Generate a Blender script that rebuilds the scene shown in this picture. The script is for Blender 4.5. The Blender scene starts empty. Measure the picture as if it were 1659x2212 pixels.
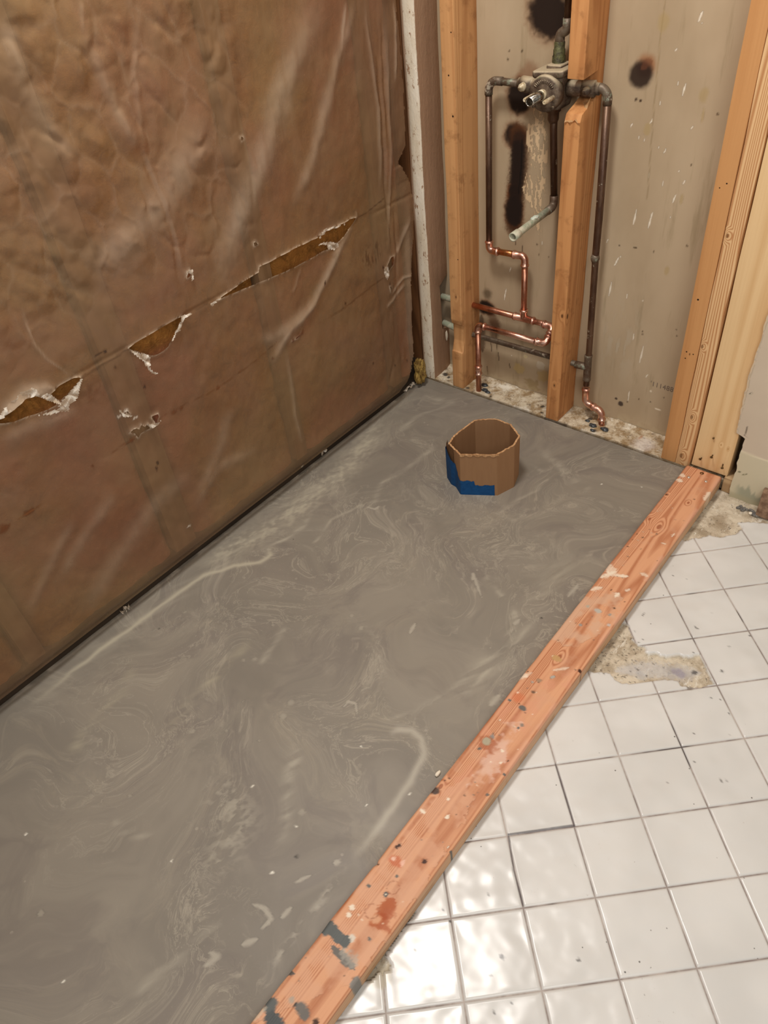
import bpy, bmesh, math, random
import numpy as np
from mathutils import Vector, Matrix, Euler
random.seed(7); RNG = np.random.default_rng(7)
C = bpy.context.scene.collection
SC = bpy.context.scene

# ------------------------------------------------------------------ camera
CAMROT = (0.834093, 0.091712, 0.685422); CAMLOC = (1.249344, -1.573784, 1.273774); FPX = 1626.414
cd = bpy.data.cameras.new('camera'); cam = bpy.data.objects.new('camera', cd); C.objects.link(cam)
cam.location = CAMLOC; cam.rotation_euler = CAMROT
cd.sensor_fit = 'VERTICAL'; cd.sensor_height = 24.0; cd.lens = 24.0 * FPX / 2212.0; cd.clip_start = 0.02
SC.camera = cam
SC.view_settings.view_transform = 'Standard'; SC.view_settings.look = 'None'
SC.view_settings.gamma = 1.0; SC.view_settings.use_curve_mapping = False
SC.view_settings.exposure = 0.0

# ------------------------------------------------------------------ light
w = bpy.data.worlds.new('world'); SC.world = w; w.use_nodes = True
w.node_tree.nodes['Background'].inputs[0].default_value = (1.0, 0.97, 0.94, 1)
w.node_tree.nodes['Background'].inputs[1].default_value = 0.34
def area(name, loc, size, power, col, target):
    l = bpy.data.lights.new(name, 'AREA'); l.shape = 'DISK'; l.size = size; l.energy = power; l.color = col
    o = bpy.data.objects.new(name, l); C.objects.link(o); o.location = loc
    o.rotation_euler = (Vector(target) - Vector(loc)).to_track_quat('-Z', 'Y').to_euler(); return o
area('ceiling_lamp_light', (0.42, -0.85, 2.34), 0.36, 29, (1.0, 0.955, 0.905), (0.42, -0.85, 0))
area('room_fill_light', (1.95, -2.0, 2.0), 1.0, 19, (1.0, 0.965, 0.92), (0.7, -0.2, 0.4))  # unseen fill light, added to brighten the back wall and right side

# ------------------------------------------------------------------ measuring helpers
RM = np.array(Euler(CAMROT, 'XYZ').to_matrix()); CL = np.array(CAMLOC)
def on(u, v, ax, val):
    d = RM @ np.array([(u-829.5)/FPX, -(v-1106)/FPX, -1.0]); t = (val-CL[ax])/d[ax]; return CL + t*d
W = 0.8126; H1 = 0.019; CB = H1-0.038; TW = 0.038; SD = 0.089
S1, S2, S3, S4 = -0.0256, 0.0848, 0.4039, 0.7414
YB = SD                       # face of the board behind the studs
TZ = CB                       # tile surface

# numpy value noise --------------------------------------------------
def _h(ix, iy, s):
    n = (ix.astype(np.int64)*374761393 + iy.astype(np.int64)*668265263 + s*1442695041) & 0x7fffffff
    n = ((n ^ (n >> 13))*1274126177) & 0x7fffffff
    return ((n ^ (n >> 16)) & 0xffff)/65535.0
def vn(x, y, s=0):
    x = np.asarray(x, float); y = np.asarray(y, float)
    ix = np.floor(x); iy = np.floor(y); fx = x-ix; fy = y-iy
    fx = fx*fx*(3-2*fx); fy = fy*fy*(3-2*fy)
    a = _h(ix, iy, s); b = _h(ix+1, iy, s); c = _h(ix, iy+1, s); d = _h(ix+1, iy+1, s)
    return (a*(1-fx)+b*fx)*(1-fy)+(c*(1-fx)+d*fx)*fy
def fbm(x, y, s=0, o=4):
    r = 0; a = .5; t = 0
    for i in range(o):
        r = r+a*vn(x*2**i+i*7.3, y*2**i+i*3.1, s+i*17); t += a; a *= .5
    return r/t
def segdist(X, Y, pts):
    """distance of every (X, Y) to a polyline, and position along it 0..1"""
    best = np.full(X.shape, 1e9); tt = np.zeros(X.shape); n = len(pts)-1
    for i in range(n):
        (ax, ay), (bx, by) = pts[i], pts[i+1]
        dx, dy = bx-ax, by-ay; L = dx*dx+dy*dy+1e-12
        t = np.clip(((X-ax)*dx+(Y-ay)*dy)/L, 0, 1)
        d = np.hypot(X-ax-t*dx, Y-ay-t*dy); m = d < best
        best = np.where(m, d, best); tt = np.where(m, (i+t)/n, tt)
    return best, tt
def inpoly(X, Y, poly):
    r = np.zeros(X.shape, bool); n = len(poly)
    for i in range(n):
        x1, y1 = poly[i]; x2, y2 = poly[(i+1) % n]
        c = ((y1 > Y) != (y2 > Y)) & (X < (x2-x1)*(Y-y1)/(y2-y1+1e-15)+x1); r ^= c
    return r
def sm(x, a, b):
    t = np.clip((x-a)/(b-a), 0, 1); return t*t*(3-2*t)

# ------------------------------------------------------------------ material helpers
def lin(c):
    return tuple(((v/255)/12.92 if v/255 <= .04045 else ((v/255+.055)/1.055)**2.4) for v in c)+(1.0,)
class NT:
    def __init__(s, name):
        s.m = bpy.data.materials.new(name); s.m.use_nodes = True; s.t = s.m.node_tree; s.n = s.t.nodes; s.l = s.t.links
        s.b = s.n['Principled BSDF']; s.out = s.n['Material Output']; s.tc = s.n.new('ShaderNodeTexCoord')
    def put(s, a, sock):
        if isinstance(a, bpy.types.NodeSocket): s.l.new(a, sock)
        elif a is not None:
            sock.default_value = a
    def map(s, scale=(1, 1, 1), loc=(0, 0, 0), rot=(0, 0, 0), src=None):
        n = s.n.new('ShaderNodeMapping'); s.l.new(src or s.tc.outputs['Object'], n.inputs[0])
        n.inputs['Scale'].default_value = scale; n.inputs['Location'].default_value = loc; n.inputs['Rotation'].default_value = rot
        return n.outputs[0]
    def noise(s, vec, scale, detail=4, rough=.55, dist=0, out=0):
        n = s.n.new('ShaderNodeTexNoise'); s.l.new(vec, n.inputs['Vector'])
        n.inputs['Scale'].default_value = scale; n.inputs['Detail'].default_value = detail
        n.inputs['Roughness'].default_value = rough; n.inputs['Distortion'].default_value = dist
        return n.outputs[out]
    def voro(s, vec, scale, feature='F1', rnd=1.0):
        n = s.n.new('ShaderNodeTexVoronoi'); n.feature = feature; s.l.new(vec, n.inputs['Vector'])
        n.inputs['Scale'].default_value = scale; n.inputs['Randomness'].default_value = rnd
        return n.outputs['Distance']
    def math(s, op, a, b=0.0, c=None):
        n = s.n.new('ShaderNodeMath'); n.operation = op; s.put(a, n.inputs[0]); s.put(b, n.inputs[1])
        if c is not None: s.put(c, n.inputs[2])
        return n.outputs[0]
    def vmath(s, op, a, b):
        n = s.n.new('ShaderNodeVectorMath'); n.operation = op; s.put(a, n.inputs[0]); s.put(b, n.inputs[1])
        return n.outputs['Value'] if op in ('DISTANCE', 'LENGTH') else n.outputs[0]
    def rng(s, v, a, b, c=0.0, d=1.0):
        n = s.n.new('ShaderNodeMapRange'); n.interpolation_type = 'SMOOTHSTEP'; s.l.new(v, n.inputs[0])
        for i, x in enumerate((a, b, c, d)): n.inputs[i+1].default_value = x
        return n.outputs[0]
    def mix(s, f, a, b, mode='MIX'):
        n = s.n.new('ShaderNodeMix'); n.data_type = 'RGBA'; n.blend_type = mode
        s.put(f, n.inputs[0]); s.put(a, n.inputs[6]); s.put(b, n.inputs[7]); return n.outputs[2]
    def attr(s, name):
        n = s.n.new('ShaderNodeAttribute'); n.attribute_name = name; return n
    def bump(s, h, strength, dist=.001, prev=None):
        n = s.n.new('ShaderNodeBump'); n.inputs['Strength'].default_value = strength; n.inputs['Distance'].default_value = dist
        s.l.new(h, n.inputs['Height'])
        if prev is not None: s.l.new(prev, n.inputs['Normal'])
        return n.outputs[0]
    def marks(s, base):
        a = s.attr('marks'); return s.mix(a.outputs['Alpha'], base, a.outputs['Color'])
    def fin(s, col=None, rough=None, normal=None, metal=None, spec=None, **kw):
        s.put(col, s.b.inputs['Base Color']); s.put(rough, s.b.inputs['Roughness']); s.put(metal, s.b.inputs['Metallic'])
        if normal is not None: s.l.new(normal, s.b.inputs['Normal'])
        if spec is not None: s.put(spec, s.b.inputs['Specular IOR Level'])
        return s.m

def wood(name, c1, c2, along='z', rings=14, ringmix=.6, fiber=.35, kamp=.07, seed=0, rough=.6, st=.045, knots=(), dark=(60, 35, 15), marks=False, blotch=None, ringscale=5.0, holes=()):
    t = NT(name); sc = {'x': (st, 1, 1), 'y': (1, st, 1), 'z': (1, 1, st)}[along]
    src = t.tc.outputs['Object']
    k = None
    for (x, y, z, r) in knots:                     # knots swell the rings round them
        q = t.map(src=src, loc=(-x, -y, -z)); n = t.vmath('LENGTH', t.map(src=q, scale={'x': (.55, 1, 1), 'y': (1, .55, 1), 'z': (1, 1, .55)}[along]), (0, 0, 0))
        e = t.rng(n, r*2.6, 0, 0, 1); k = e if k is None else t.math('MAXIMUM', k, e)
    base = t.map(scale=sc, loc=(seed*1.7, seed*.9, seed*2.3))
    n1 = t.noise(base, ringscale*2.0, 1.5, .4, .25)
    if k is not None: n1 = t.math('ADD', n1, t.math('MULTIPLY', k, kamp))
    ph = t.math('MULTIPLY', n1, float(rings)*2.2); fr = t.math('FRACT', ph)
    ring = t.rng(t.math('ABSOLUTE', t.math('SUBTRACT', fr, .72)), .0, .5, 1, 0)
    fib = t.noise(t.map(scale=tuple(v*1.0 if v == 1 else .02 for v in sc), loc=(seed, 0, 0)), 260, 3, .6)
    lo = t.noise(t.map(loc=(seed*3.1, 0, 0), scale=tuple(1 if v == 1 else .25 for v in sc)), 9, 3)
    f = t.math('MULTIPLY', t.math('POWER', ring, 1.6), ringmix)
    f = t.math('ADD', f, t.math('MULTIPLY', t.math('SUBTRACT', fib, .45), fiber*2))
    f = t.math('ADD', f, t.math('MULTIPLY', t.math('SUBTRACT', lo, .5), .7)); 
    cl = t.n.new('ShaderNodeClamp'); t.l.new(f, cl.inputs[0])
    col = t.mix(cl.outputs[0], lin(c1), lin(c2))
    if blotch:
        bn = t.noise(t.map(loc=(seed*5, seed, 0)), 22, 5, .65); col = t.mix(t.math('MULTIPLY', t.rng(bn, .52, .68), blotch[1]), col, lin(blotch[0]))
    if k is not None: col = t.mix(t.math('MULTIPLY', t.rng(k, .84, .93), .75), col, lin(dark))
    for (x, y, z, r) in holes:
        d = t.vmath('LENGTH', t.map(src=src, loc=(-x, -y, -z)), (0, 0, 0)); col = t.mix(t.rng(d, r, r*.6), col, lin((35, 20, 12)))
    if marks: col = t.marks(col)
    bp = t.bump(fib, .25, .0006, t.bump(ring, .12, .001))
    return t.fin(col, rough, bp, spec=.3)

def plain(name, c, rough=.6, metal=0, noise=None, nscale=30, bump=0, bscale=80, spec=.5, detail=4):
    t = NT(name); col = lin(c)
    if noise: col = t.mix(t.rng(t.noise(t.map(), nscale, detail, .65), .35, .65), lin(c), lin(noise))
    nb = t.bump(t.noise(t.map(), bscale, 4, .6), bump, .002) if bump else None
    return t.fin(col, rough, nb, metal, spec)

# ------------------------------------------------------------------ object helpers
def tag(o, label=None, cat=None, group=None, kind=None):
    if label: o['label'] = label
    if cat: o['category'] = cat
    if group: o['group'] = group
    if kind: o['kind'] = kind
    return o
def thing(name, loc, label, cat, group=None):
    o = bpy.data.objects.new(name, None); C.objects.link(o); o.location = loc; o.empty_display_size = .02
    return tag(o, label, cat, group)
def rootloc(o):
    v = Vector((0, 0, 0))
    while o is not None: v += o.location; o = o.parent
    return v
def mesh(name, verts, faces, mat, parent=None, loc=(0, 0, 0), smooth=True, label=None):
    """verts in world metres; loc is the object's own origin"""
    base = rootloc(parent) + Vector(loc) if parent is not None else Vector(loc)
    V = np.asarray(verts, float)-np.array(base)
    me = bpy.data.meshes.new(name); me.from_pydata(V.tolist(), [], [list(f) for f in faces]); me.update()
    if smooth: me.polygons.foreach_set('use_smooth', [True]*len(me.polygons))
    for m in (mat if isinstance(mat, (list, tuple)) else [mat]): me.materials.append(m)
    o = bpy.data.objects.new(name, me); C.objects.link(o); o.location = loc
    if parent is not None: o.parent = parent
    if label: o['label'] = label
    return o
def frombm(name, bm, mat, parent=None, loc=(0, 0, 0), smooth=True, label=None, angle=None):
    bm.verts.ensure_lookup_table(); bm.normal_update()
    v = [tuple(x.co) for x in bm.verts]; bm.verts.index_update(); f = [[x.index for x in q.verts] for q in bm.faces]; bm.free()
    o = mesh(name, v, f, mat, parent, loc, smooth, label)
    if smooth and angle: o.data.set_sharp_from_angle(angle=math.radians(angle))
    return o
def bmbox(bm, a, b, bev=0.0, seg=2):
    r = bmesh.ops.create_cube(bm, size=1); vs = r['verts']
    for v in vs:
        v.co = Vector((a[i]+(b[i]-a[i])*(v.co[i]+.5) for i in range(3)))
    if bev:
        es = list({e for v in vs for e in v.link_edges}); bmesh.ops.bevel(bm, geom=es, offset=bev, segments=seg, profile=.6, affect='EDGES')
def sweep(pts, rad, n=16, closed=False, cap=True):
    """tube along pts with a radius for each point; returns verts, faces"""
    P = [Vector(p) for p in pts]; R = rad if isinstance(rad, (list, tuple)) else [rad]*len(P)
    V = []; F = []; up = None
    for i, p in enumerate(P):
        d = (P[min(i+1, len(P)-1)]-P[max(i-1, 0)])
        if d.length < 1e-9: d = Vector((0, 0, 1))
        d.normalize()
        if i and d.dot(pd) < 0: d = -d
        pd = d
        if up is None: up = d.orthogonal().normalized()
        up = (up-d*up.dot(d)).normalized(); s = d.cross(up)
        for k in range(n):
            a = 2*math.pi*k/n; V.append(p+(up*math.cos(a)+s*math.sin(a))*R[i])
    for i in range(len(P)-1):
        for k in range(n):
            F.append((i*n+k, i*n+(k+1) % n, (i+1)*n+(k+1) % n, (i+1)*n+k))
    if cap: F.append(tuple(range(n-1, -1, -1))); F.append(tuple((len(P)-1)*n+k for k in range(n)))
    return V, F
def arcpath(a, c, b, r, n=8):
    """a -> rounded corner c -> b"""
    a, c, b = Vector(a), Vector(c), Vector(b); d1 = (a-c).normalized(); d2 = (b-c).normalized()
    th = d1.angle(d2); L = r/math.tan(th/2); p1 = c+d1*L; p2 = c+d2*L
    bis = (d1+d2).normalized(); cen = c+bis*(r/math.sin(th/2)); out = []
    v1 = p1-cen; v2 = p2-cen; ang = v1.angle(v2)
    for i in range(n+1):
        t = i/n; out.append(cen+(v1*math.sin((1-t)*ang)+v2*math.sin(t*ang))/math.sin(ang))
    return out

def slab(name, prof_yz, x0, x1, mat, parent=None, loc=None, bev=.0025, wob=.0012, seed=0, lean=(0, 0), label=None):
    """a length of lumber: (y, z) outline pushed out from x0 to x1, edges eased, faces slightly uneven"""
    bm = bmesh.new(); a = [bm.verts.new((x0, y, z)) for y, z in prof_yz]; b = [bm.verts.new((x1, y, z)) for y, z in prof_yz]
    n = len(a); bm.faces.new(a[::-1]); bm.faces.new(b)
    for i in range(n): bm.faces.new((a[i], a[(i+1) % n], b[(i+1) % n], b[i]))
    bmesh.ops.recalc_face_normals(bm, faces=bm.faces)
    bmesh.ops.bevel(bm, geom=list(bm.edges), offset=bev, segments=2, profile=.6, affect='EDGES')
    zs = [v.co.z for v in bm.verts]; z0, z1 = min(zs), max(zs)
    for z in np.arange(z0+.05, z1-.01, .06):
        g = list(bm.verts)+list(bm.edges)+list(bm.faces); bmesh.ops.bisect_plane(bm, geom=g, plane_co=(0, 0, z), plane_no=(0, 0, 1))
    for v in bm.verts:
        q = v.co
        v.co = q+Vector(((float(vn(np.array(q.z*9+seed), np.array(q.y*20.0), seed))-.5)*2*wob+lean[0]*(q.z-z0), (float(vn(np.array(q.z*7.0), np.array(q.x*20+seed), seed+3))-.5)*wob+lean[1]*(q.z-z0), 0))
    return frombm(name, bm, mat, parent, loc or ((x0+x1)/2, sum(p[0] for p in prof_yz)/n, z0), True, label, 35)

def setmarks(o, fn):
    """paint stains: fn(world verts Nx3) -> Nx4 rgba (display colour 0..1 sRGB, alpha)"""
    me = o.data; n = len(me.vertices); co = np.empty(n*3); me.vertices.foreach_get('co', co)
    co = co.reshape(n, 3)+np.array(rootloc(o)); r = fn(co)
    r = np.clip(r, 0, 1); rgb = r[:, :3]; r[:, :3] = np.where(rgb <= .04045, rgb/12.92, ((rgb+.055)/1.055)**2.4)
    a = me.color_attributes.new('marks', 'FLOAT_COLOR', 'POINT'); a.data.foreach_set('color', r.astype(np.float32).ravel())
class Marks:
    """collects stain shapes on a plane; every shape composites over the ones before"""
    def __init__(s, co, ax, val):
        s.ax = ax; s.val = val; o = [i for i in range(3) if i != ax]; s.o = o; s.X = co[:, o[0]]; s.Y = co[:, o[1]]; s.r = np.zeros((len(co), 4))
        s.n1 = fbm(s.X*90, s.Y*90, 5)-.5; s.n2 = fbm(s.X*350, s.Y*350, 9, 3)-.5
    def p(s, u, v):
        q = on(u, v, s.ax, s.val); return q[s.o[0]], q[s.o[1]]
    def over(s, col, a):
        a = np.clip(a, 0, 1)[:, None]; c = np.array(col)/255.0
        A = s.r[:, 3:4]; na = a+A*(1-a); s.r[:, :3] = np.where(na > 1e-6, (c*a+s.r[:, :3]*A*(1-a))/np.maximum(na, 1e-6), s.r[:, :3]); s.r[:, 3:4] = na
    def blob(s, u, v, r, col, al=1, soft=.3, jag=.35, sx=1, sy=1):
        """r in metres, sx/sy stretch along the two plane axes"""
        x, y = s.p(u, v); rr = r*max(sx, sy)*2.2
        d = np.hypot((s.X-x)/sx, (s.Y-y)/sy)/r+(s.n1*jag*1.6 if r > .006 else s.n2*jag*1.6)
        s.over(col, al*(1-sm(d, 1-soft, 1+soft*.6))*(np.abs(s.X-x) < rr*1.5+.02)*(np.abs(s.Y-y) < rr*1.5+.02))
    def line(s, pts, w, col, al=1, soft=.5, jag=.3, taper=True):
        q = [s.p(*a) for a in pts]; d, t = segdist(s.X, s.Y, q); ww = w*(np.sqrt(np.clip(4*t*(1-t), .02, 1)) if taper else 1)
        d = d/ww+s.n2*jag*2; s.over(col, al*(1-sm(d, 1-soft, 1+soft)))
    def poly(s, pts, col, al=1, jag=0):
        q = [s.p(*a) for a in pts]; s.over(col, al*inpoly(s.X+s.n1*jag, s.Y+s.n2*jag, q))

# ================================================================== SETTING
# ---- cement floor poured in the shower
def m_cement():
    t = NT('poured_cement'); P = t.map()
    wv = t.noise(P, 2.3, 2, .5, 0, 1)
    wp = t.vmath('ADD', P, t.vmath('MULTIPLY', t.vmath('SUBTRACT', wv, (.5, .5, .5)), (.75, .75, 0)))
    wv2 = t.noise(wp, 7, 3, .55, 0, 1)
    wp2 = t.vmath('ADD', wp, t.vmath('MULTIPLY', t.vmath('SUBTRACT', wv2, (.5, .5, .5)), (.16, .16, 0)))
    base = t.mix(t.rng(t.noise(wp, 3.2, 4, .6), .35, .65), lin((124, 117, 106)), lin((140, 132, 119)))
    base = t.mix(t.math('MULTIPLY', t.rng(t.noise(wp2, 6.5, 5, .6), .46, .66), .55), base, lin((112, 104, 97)))
    n = t.noise(t.map(src=wp2, scale=(1, .38, 1), rot=(0, 0, -.35)), 11, 5, .6)
    ridge = t.rng(t.math('ABSOLUTE', t.math('SUBTRACT', n, .5)), 0, .035, 1, 0)
    zone = t.rng(t.noise(wp, 4.1, 2, .5), .42, .66)
    fine = t.rng(t.noise(t.map(src=wp2, scale=(1, .5, 1)), 60, 4, .75), .38, .72)
    f = t.math('MULTIPLY', t.math('MULTIPLY', ridge, zone), t.math('MULTIPLY_ADD', fine, .6, .1))
    col = t.mix(t.math('MULTIPLY', f, .9), base, lin((172, 163, 146)))
    n3 = t.noise(t.map(src=wp2, scale=(1, .45, 1), rot=(0, 0, -.5), loc=(5, 2, 0)), 27, 6, .68, .6)
    r3 = t.rng(t.math('ABSOLUTE', t.math('SUBTRACT', n3, .5)), 0, .022, 1, 0); z3 = t.rng(t.noise(t.map(src=wp, loc=(7, 3, 1)), 4.6, 3, .55), .46, .62)
    col = t.mix(t.math('MULTIPLY', t.math('MULTIPLY', r3, z3), .5), col, lin((170, 162, 145)))
    sp_ = t.rng(t.noise(P, 210, 3, .7), .60, .72); col = t.mix(t.math('MULTIPLY', t.math('MULTIPLY', sp_, z3), .4), col, lin((172, 164, 148)))
    z2 = t.rng(t.noise(t.map(src=wp, loc=(3, 1, 0)), 5, 3, .6), .5, .68)
    col = t.mix(t.math('MULTIPLY', t.math('MULTIPLY', z2, fine), .38), col, lin((160, 150, 130)))
    v = t.voro(t.map(scale=(1, 1, 1)), 24); dots = t.rng(v, .085, .06); keep = t.rng(t.noise(P, 13, 2), .56, .62)
    col = t.mix(t.math('MULTIPLY', t.math('MULTIPLY', dots, keep), .6), col, lin((160, 152, 138)))
    col = t.marks(col)
    nb = t.bump(t.noise(P, 320, 3, .6), .10, .0006, t.bump(t.noise(wp, 5, 2), .15, .004))
    return t.fin(col, t.rng(t.noise(wp, 4, 3), .3, .7, .42, .62), nb, spec=.45)
def grid(xs, ys, f):
    X, Y = np.meshgrid(xs, ys, indexing='ij'); V = f(X.ravel(), Y.ravel()); ny = len(ys); nx = len(xs)
    I = np.arange(nx*ny).reshape(nx, ny); F = np.stack([I[:-1, :-1], I[1:, :-1], I[1:, 1:], I[:-1, 1:]], -1).reshape(-1, 4)
    return V, F
def fastmesh(name, V, F, mat, loc=(0, 0, 0), smooth=True, parent=None):
    base = np.array(rootloc(parent)+Vector(loc)) if parent is not None else np.array(loc)
    me = bpy.data.meshes.new(name); me.vertices.add(len(V)); me.vertices.foreach_set('co', (V-base).astype(np.float32).ravel())
    me.loops.add(len(F)*4); me.loops.foreach_set('vertex_index', F.astype(np.int32).ravel())
    me.polygons.add(len(F)); me.polygons.foreach_set('loop_start', np.arange(0, len(F)*4, 4, dtype=np.int32))
    me.update(calc_edges=True); me.polygons.foreach_set('use_smooth', np.full(len(F), smooth)); me.validate()
    me.materials.append(mat); o = bpy.data.objects.new(name, me); C.objects.link(o); o.location = loc
    if parent is not None: o.parent = parent
    return o
xs = np.arange(-.03, W+.001, .0035); ys = np.concatenate([np.arange(-2.3, -1.85, .02), np.arange(-1.85, .004, .0035)])
def cem(X, Y):
    Z = (fbm(X*6, Y*6, 3)-.5)*.0016
    Z = Z+.003*np.exp(-np.abs(Y-.003)/.006)*0
    return np.stack([X, Y, Z], 1)
V, F = grid(xs, ys, cem); n0 = len(V)
o = fastmesh('floor', V, F, m_cement()); o['kind'] = 'structure'
def cmarks(co):
    m = Marks(co, 2, 0.0); L = (174, 167, 150); X, Y = m.X, m.Y
    qx = X+.03*(fbm(X*9, Y*9, 91)-.5); qy = Y+.03*(fbm(X*9, Y*9, 92)-.5); stri = np.clip(.12+2.6*(fbm(qx*75-qy*30, qy*14+qx*6, 21, 5)-.42), 0, 1); fz = np.clip((fbm(qx*150, qy*90, 31, 5)-.44)*4.5, 0, 1)
    def soft(pts, w, al, col=L, tex=None):
        q = [m.p(*a) for a in pts]; d, t = segdist(X+.02*(fbm(X*14, Y*14, 3)-.5), Y+.02*(fbm(X*14, Y*14, 8)-.5), q); e = np.clip(4*t*(1-t)*2, 0, 1)
        a = np.exp(-(d/w)**2)*al*e; m.over(col, a*(stri if tex is None else tex))
    soft([(20, 1560), (200, 1412), (400, 1270), (560, 1150), (760, 990), (860, 900)], .03, .35)
    soft([(430, 1235), (520, 1175), (620, 1120), (720, 1040), (790, 960), (830, 900)], .035, .75, (178, 170, 150), fz*.6+stri*.3+.15)
    soft([(60, 1530), (200, 1415), (330, 1320), (440, 1245), (500, 1222), (560, 1212), (585, 1195), (580, 1180)], .006, .9, (178, 170, 150), 1)
    soft([(560, 1190), (620, 1165), (660, 1130), (690, 1090)], .006, .7)
    soft([(660, 1200), (720, 1120), (780, 1090), (770, 1120)], .004, .6)
    C1 = (172, 165, 150)
    soft([(838, 1582), (860, 1574), (890, 1574), (912, 1592), (914, 1625), (885, 1685), (845, 1745), (800, 1800), (755, 1860)], .0065, .9, C1, 1)
    soft([(755, 1860), (715, 1915), (690, 1950), (650, 2000), (610, 2050), (570, 2110)], .006, .7, C1, fz)
    soft([(1010, 1210), (1085, 1290), (1110, 1340), (1080, 1400), (1020, 1450), (960, 1500), (890, 1540), (820, 1570)], .007, .65)
    soft([(1160, 1330), (1090, 1410), (1010, 1490), (930, 1520), (905, 1530), (930, 1555)], .005, .6)
    soft([(1240, 1180), (1170, 1290), (1090, 1400), (980, 1520)], .03, .35)
    for pts, w_ in (([(545, 1953), (572, 1962), (586, 1985), (562, 2010)], .004), ([(520, 2042), (556, 2028)], .005), ([(440, 2090), (470, 2066), (452, 2058)], .005),
                    ([(605, 1985), (632, 1958)], .004), ([(635, 1908), (672, 1890)], .003), ([(1225, 1290), (1250, 1262)], .004), ([(1058, 1525), (1080, 1500)], .006),
                    ([(1020, 1255), (1022, 1240), (1040, 1290)], .004), ([(720, 1868), (735, 1858)], .005), ([(884, 1370), (898, 1345)], .004), ([(1110, 1350), (1122, 1338)], .005),
                    ([(740, 1530), (752, 1515), (768, 1520), (772, 1545)], .003), ([(790, 1095), (810, 1100), (820, 1092)], .003), ([(1410, 1140), (1425, 1120)], .003)):
        m.line(pts, w_, C1, .75, .6)
    soft([(640, 1600), (622, 1680), (615, 1760), (600, 1830)], .012, .7); soft([(450, 1200+480), (500, 1730), (520, 1780), (480, 1850), (470, 1900)], .03, .5, L, fz)
    soft([(300, 1420), (260, 1500), (180, 1590), (150, 1640)], .015, .55, (166, 158, 136)); soft([(540, 1380), (470, 1450), (400, 1530), (350, 1600)], .012, .55, (166, 158, 136))
    soft([(620, 1350), (590, 1400), (560, 1440)], .008, .6); soft([(240, 1770), (270, 1800), (340, 1810)], .008, .5)
    soft([(480, 1990), (420, 2040), (340, 2100), (280, 2170)], .012, .5); soft([(940, 960), (900, 1000), (830, 1040), (800, 1100)], .008, .5)
    soft([(1150, 1140), (1080, 1110), (1160, 1060), (1180, 1030), (1140, 1000)], .006, .5); soft([(1160, 960), (1190, 990), (1230, 1030), (1280, 1060)], .012, .5)
    soft([(870, 870), (920, 860), (980, 870), (900, 900), (860, 940)], .012, .55)
    for (u, v, r) in ((612, 1548, .007), (628, 1518, .007), (415, 1580, .006), (490, 1578, .004), (527, 1426, .004), (550, 1424, .005), (652, 1754, .006), (280, 1720, .004), (88, 1973, .006), (705, 1242, .003), (730, 1235, .003), (640, 1250, .004), (590, 1350, .004), (760, 1330, .005), (780, 1357, .006), (525, 1515, .003), (560, 1600, .003), (500, 1330, .003), (1075, 1168, .004), (385, 1430, .003), (400, 1322, .003)):
        m.blob(u, v, r, (158, 151, 136), .6, .4, .4)
    for (u, v) in ((641, 1850), (343, 1358), (1170, 1335), (634, 1165)): m.blob(u, v, .0028, (40, 36, 30), .9, .4)
    for (u, v) in ((640, 1785), (588, 1885), (546, 1698), (792, 1738), (885, 1715), (370, 1860), (137, 2120), (1300, 1046), (780, 1612), (1386, 1052), (56, 1802)): m.blob(u, v, .0028, (235, 230, 215), .9, .4)
    m.blob(1030, 1062, .02, (170, 168, 160), .25, .5)
    return m.r
setmarks(o, cmarks)

V, F = grid(np.array([-.2, 2.6]), np.array([-2.6, .3]), lambda X, Y: np.stack([X, Y, X*0-.032], 1)); o = fastmesh('floor_subfloor', V, F, plain('dusty_subfloor', (120, 104, 84), .9, noise=(86, 72, 56), nscale=40)); o['kind'] = 'structure'
# ---- tiled floor (tiles laid at 45 degrees, broken away in places)
OA = np.array([0.9523, -0.8985]); TP = 0.0826*math.sqrt(2); g = .0013
off = [0, g*.5, g, g+.0016, g+.004]; off += list(np.linspace(g+.006, TP-g-.006, 34))+[TP-g-.004, TP-g-.0016, TP-g, TP-g*.5]
us = np.concatenate([np.array(off)+k*TP for k in range(-13, 15)])
U_, V_ = np.meshgrid(us, us, indexing='ij'); c45 = math.sqrt(.5)
GX = OA[0]+c45*(U_+V_); GY = OA[1]+c45*(U_-V_)
holesA = [(1440, 1150), (1480, 1168), (1497, 1161), (1512, 1162), (1530, 1155), (1560, 1160), (1588, 1152), (1606, 1140), (1594, 1128), (1625, 1127), (1662, 1131), (1740, 1135), (1760, 1060), (1500, 1010)]
holesB = [(1340, 1345), (1356, 1347), (1368, 1378), (1376, 1392), (1392, 1396), (1398, 1412), (1418, 1408), (1432, 1416), (1470, 1414), (1488, 1418), (1510, 1412), (1516, 1420), (1528, 1446), (1541, 1476), (1518, 1483), (1493, 1486), (1476, 1482), (1462, 1469), (1436, 1466), (1408, 1470), (1375, 1476), (1340, 1475), (1328, 1466), (1318, 1456), (1305, 1450), (1285, 1452), (1255, 1440)]
holesC = [(900, 1960), (893, 1976), (868, 2010), (836, 2052), (832, 2068), (846, 2083), (838, 2098), (815, 2100), (800, 2118), (760, 2125), (740, 2180), (700, 2230), (620, 2300), (600, 2212)]
def pxpoly(P_, z): return [tuple(on(u, v, 2, z)[:2]) for u, v in P_]
fl = (GX.ravel(), GY.ravel())
jx = (fbm(fl[0]*160, fl[1]*160, 4)-.5)*.006; jy = (fbm(fl[0]*160, fl[1]*160, 14)-.5)*.006
bare = np.zeros(fl[0].shape, bool)
for P_ in (holesA, holesB, holesC): bare |= inpoly(fl[0]+jx, fl[1]+jy, pxpoly(P_, TZ))
bare |= fl[1] > -.028
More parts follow.
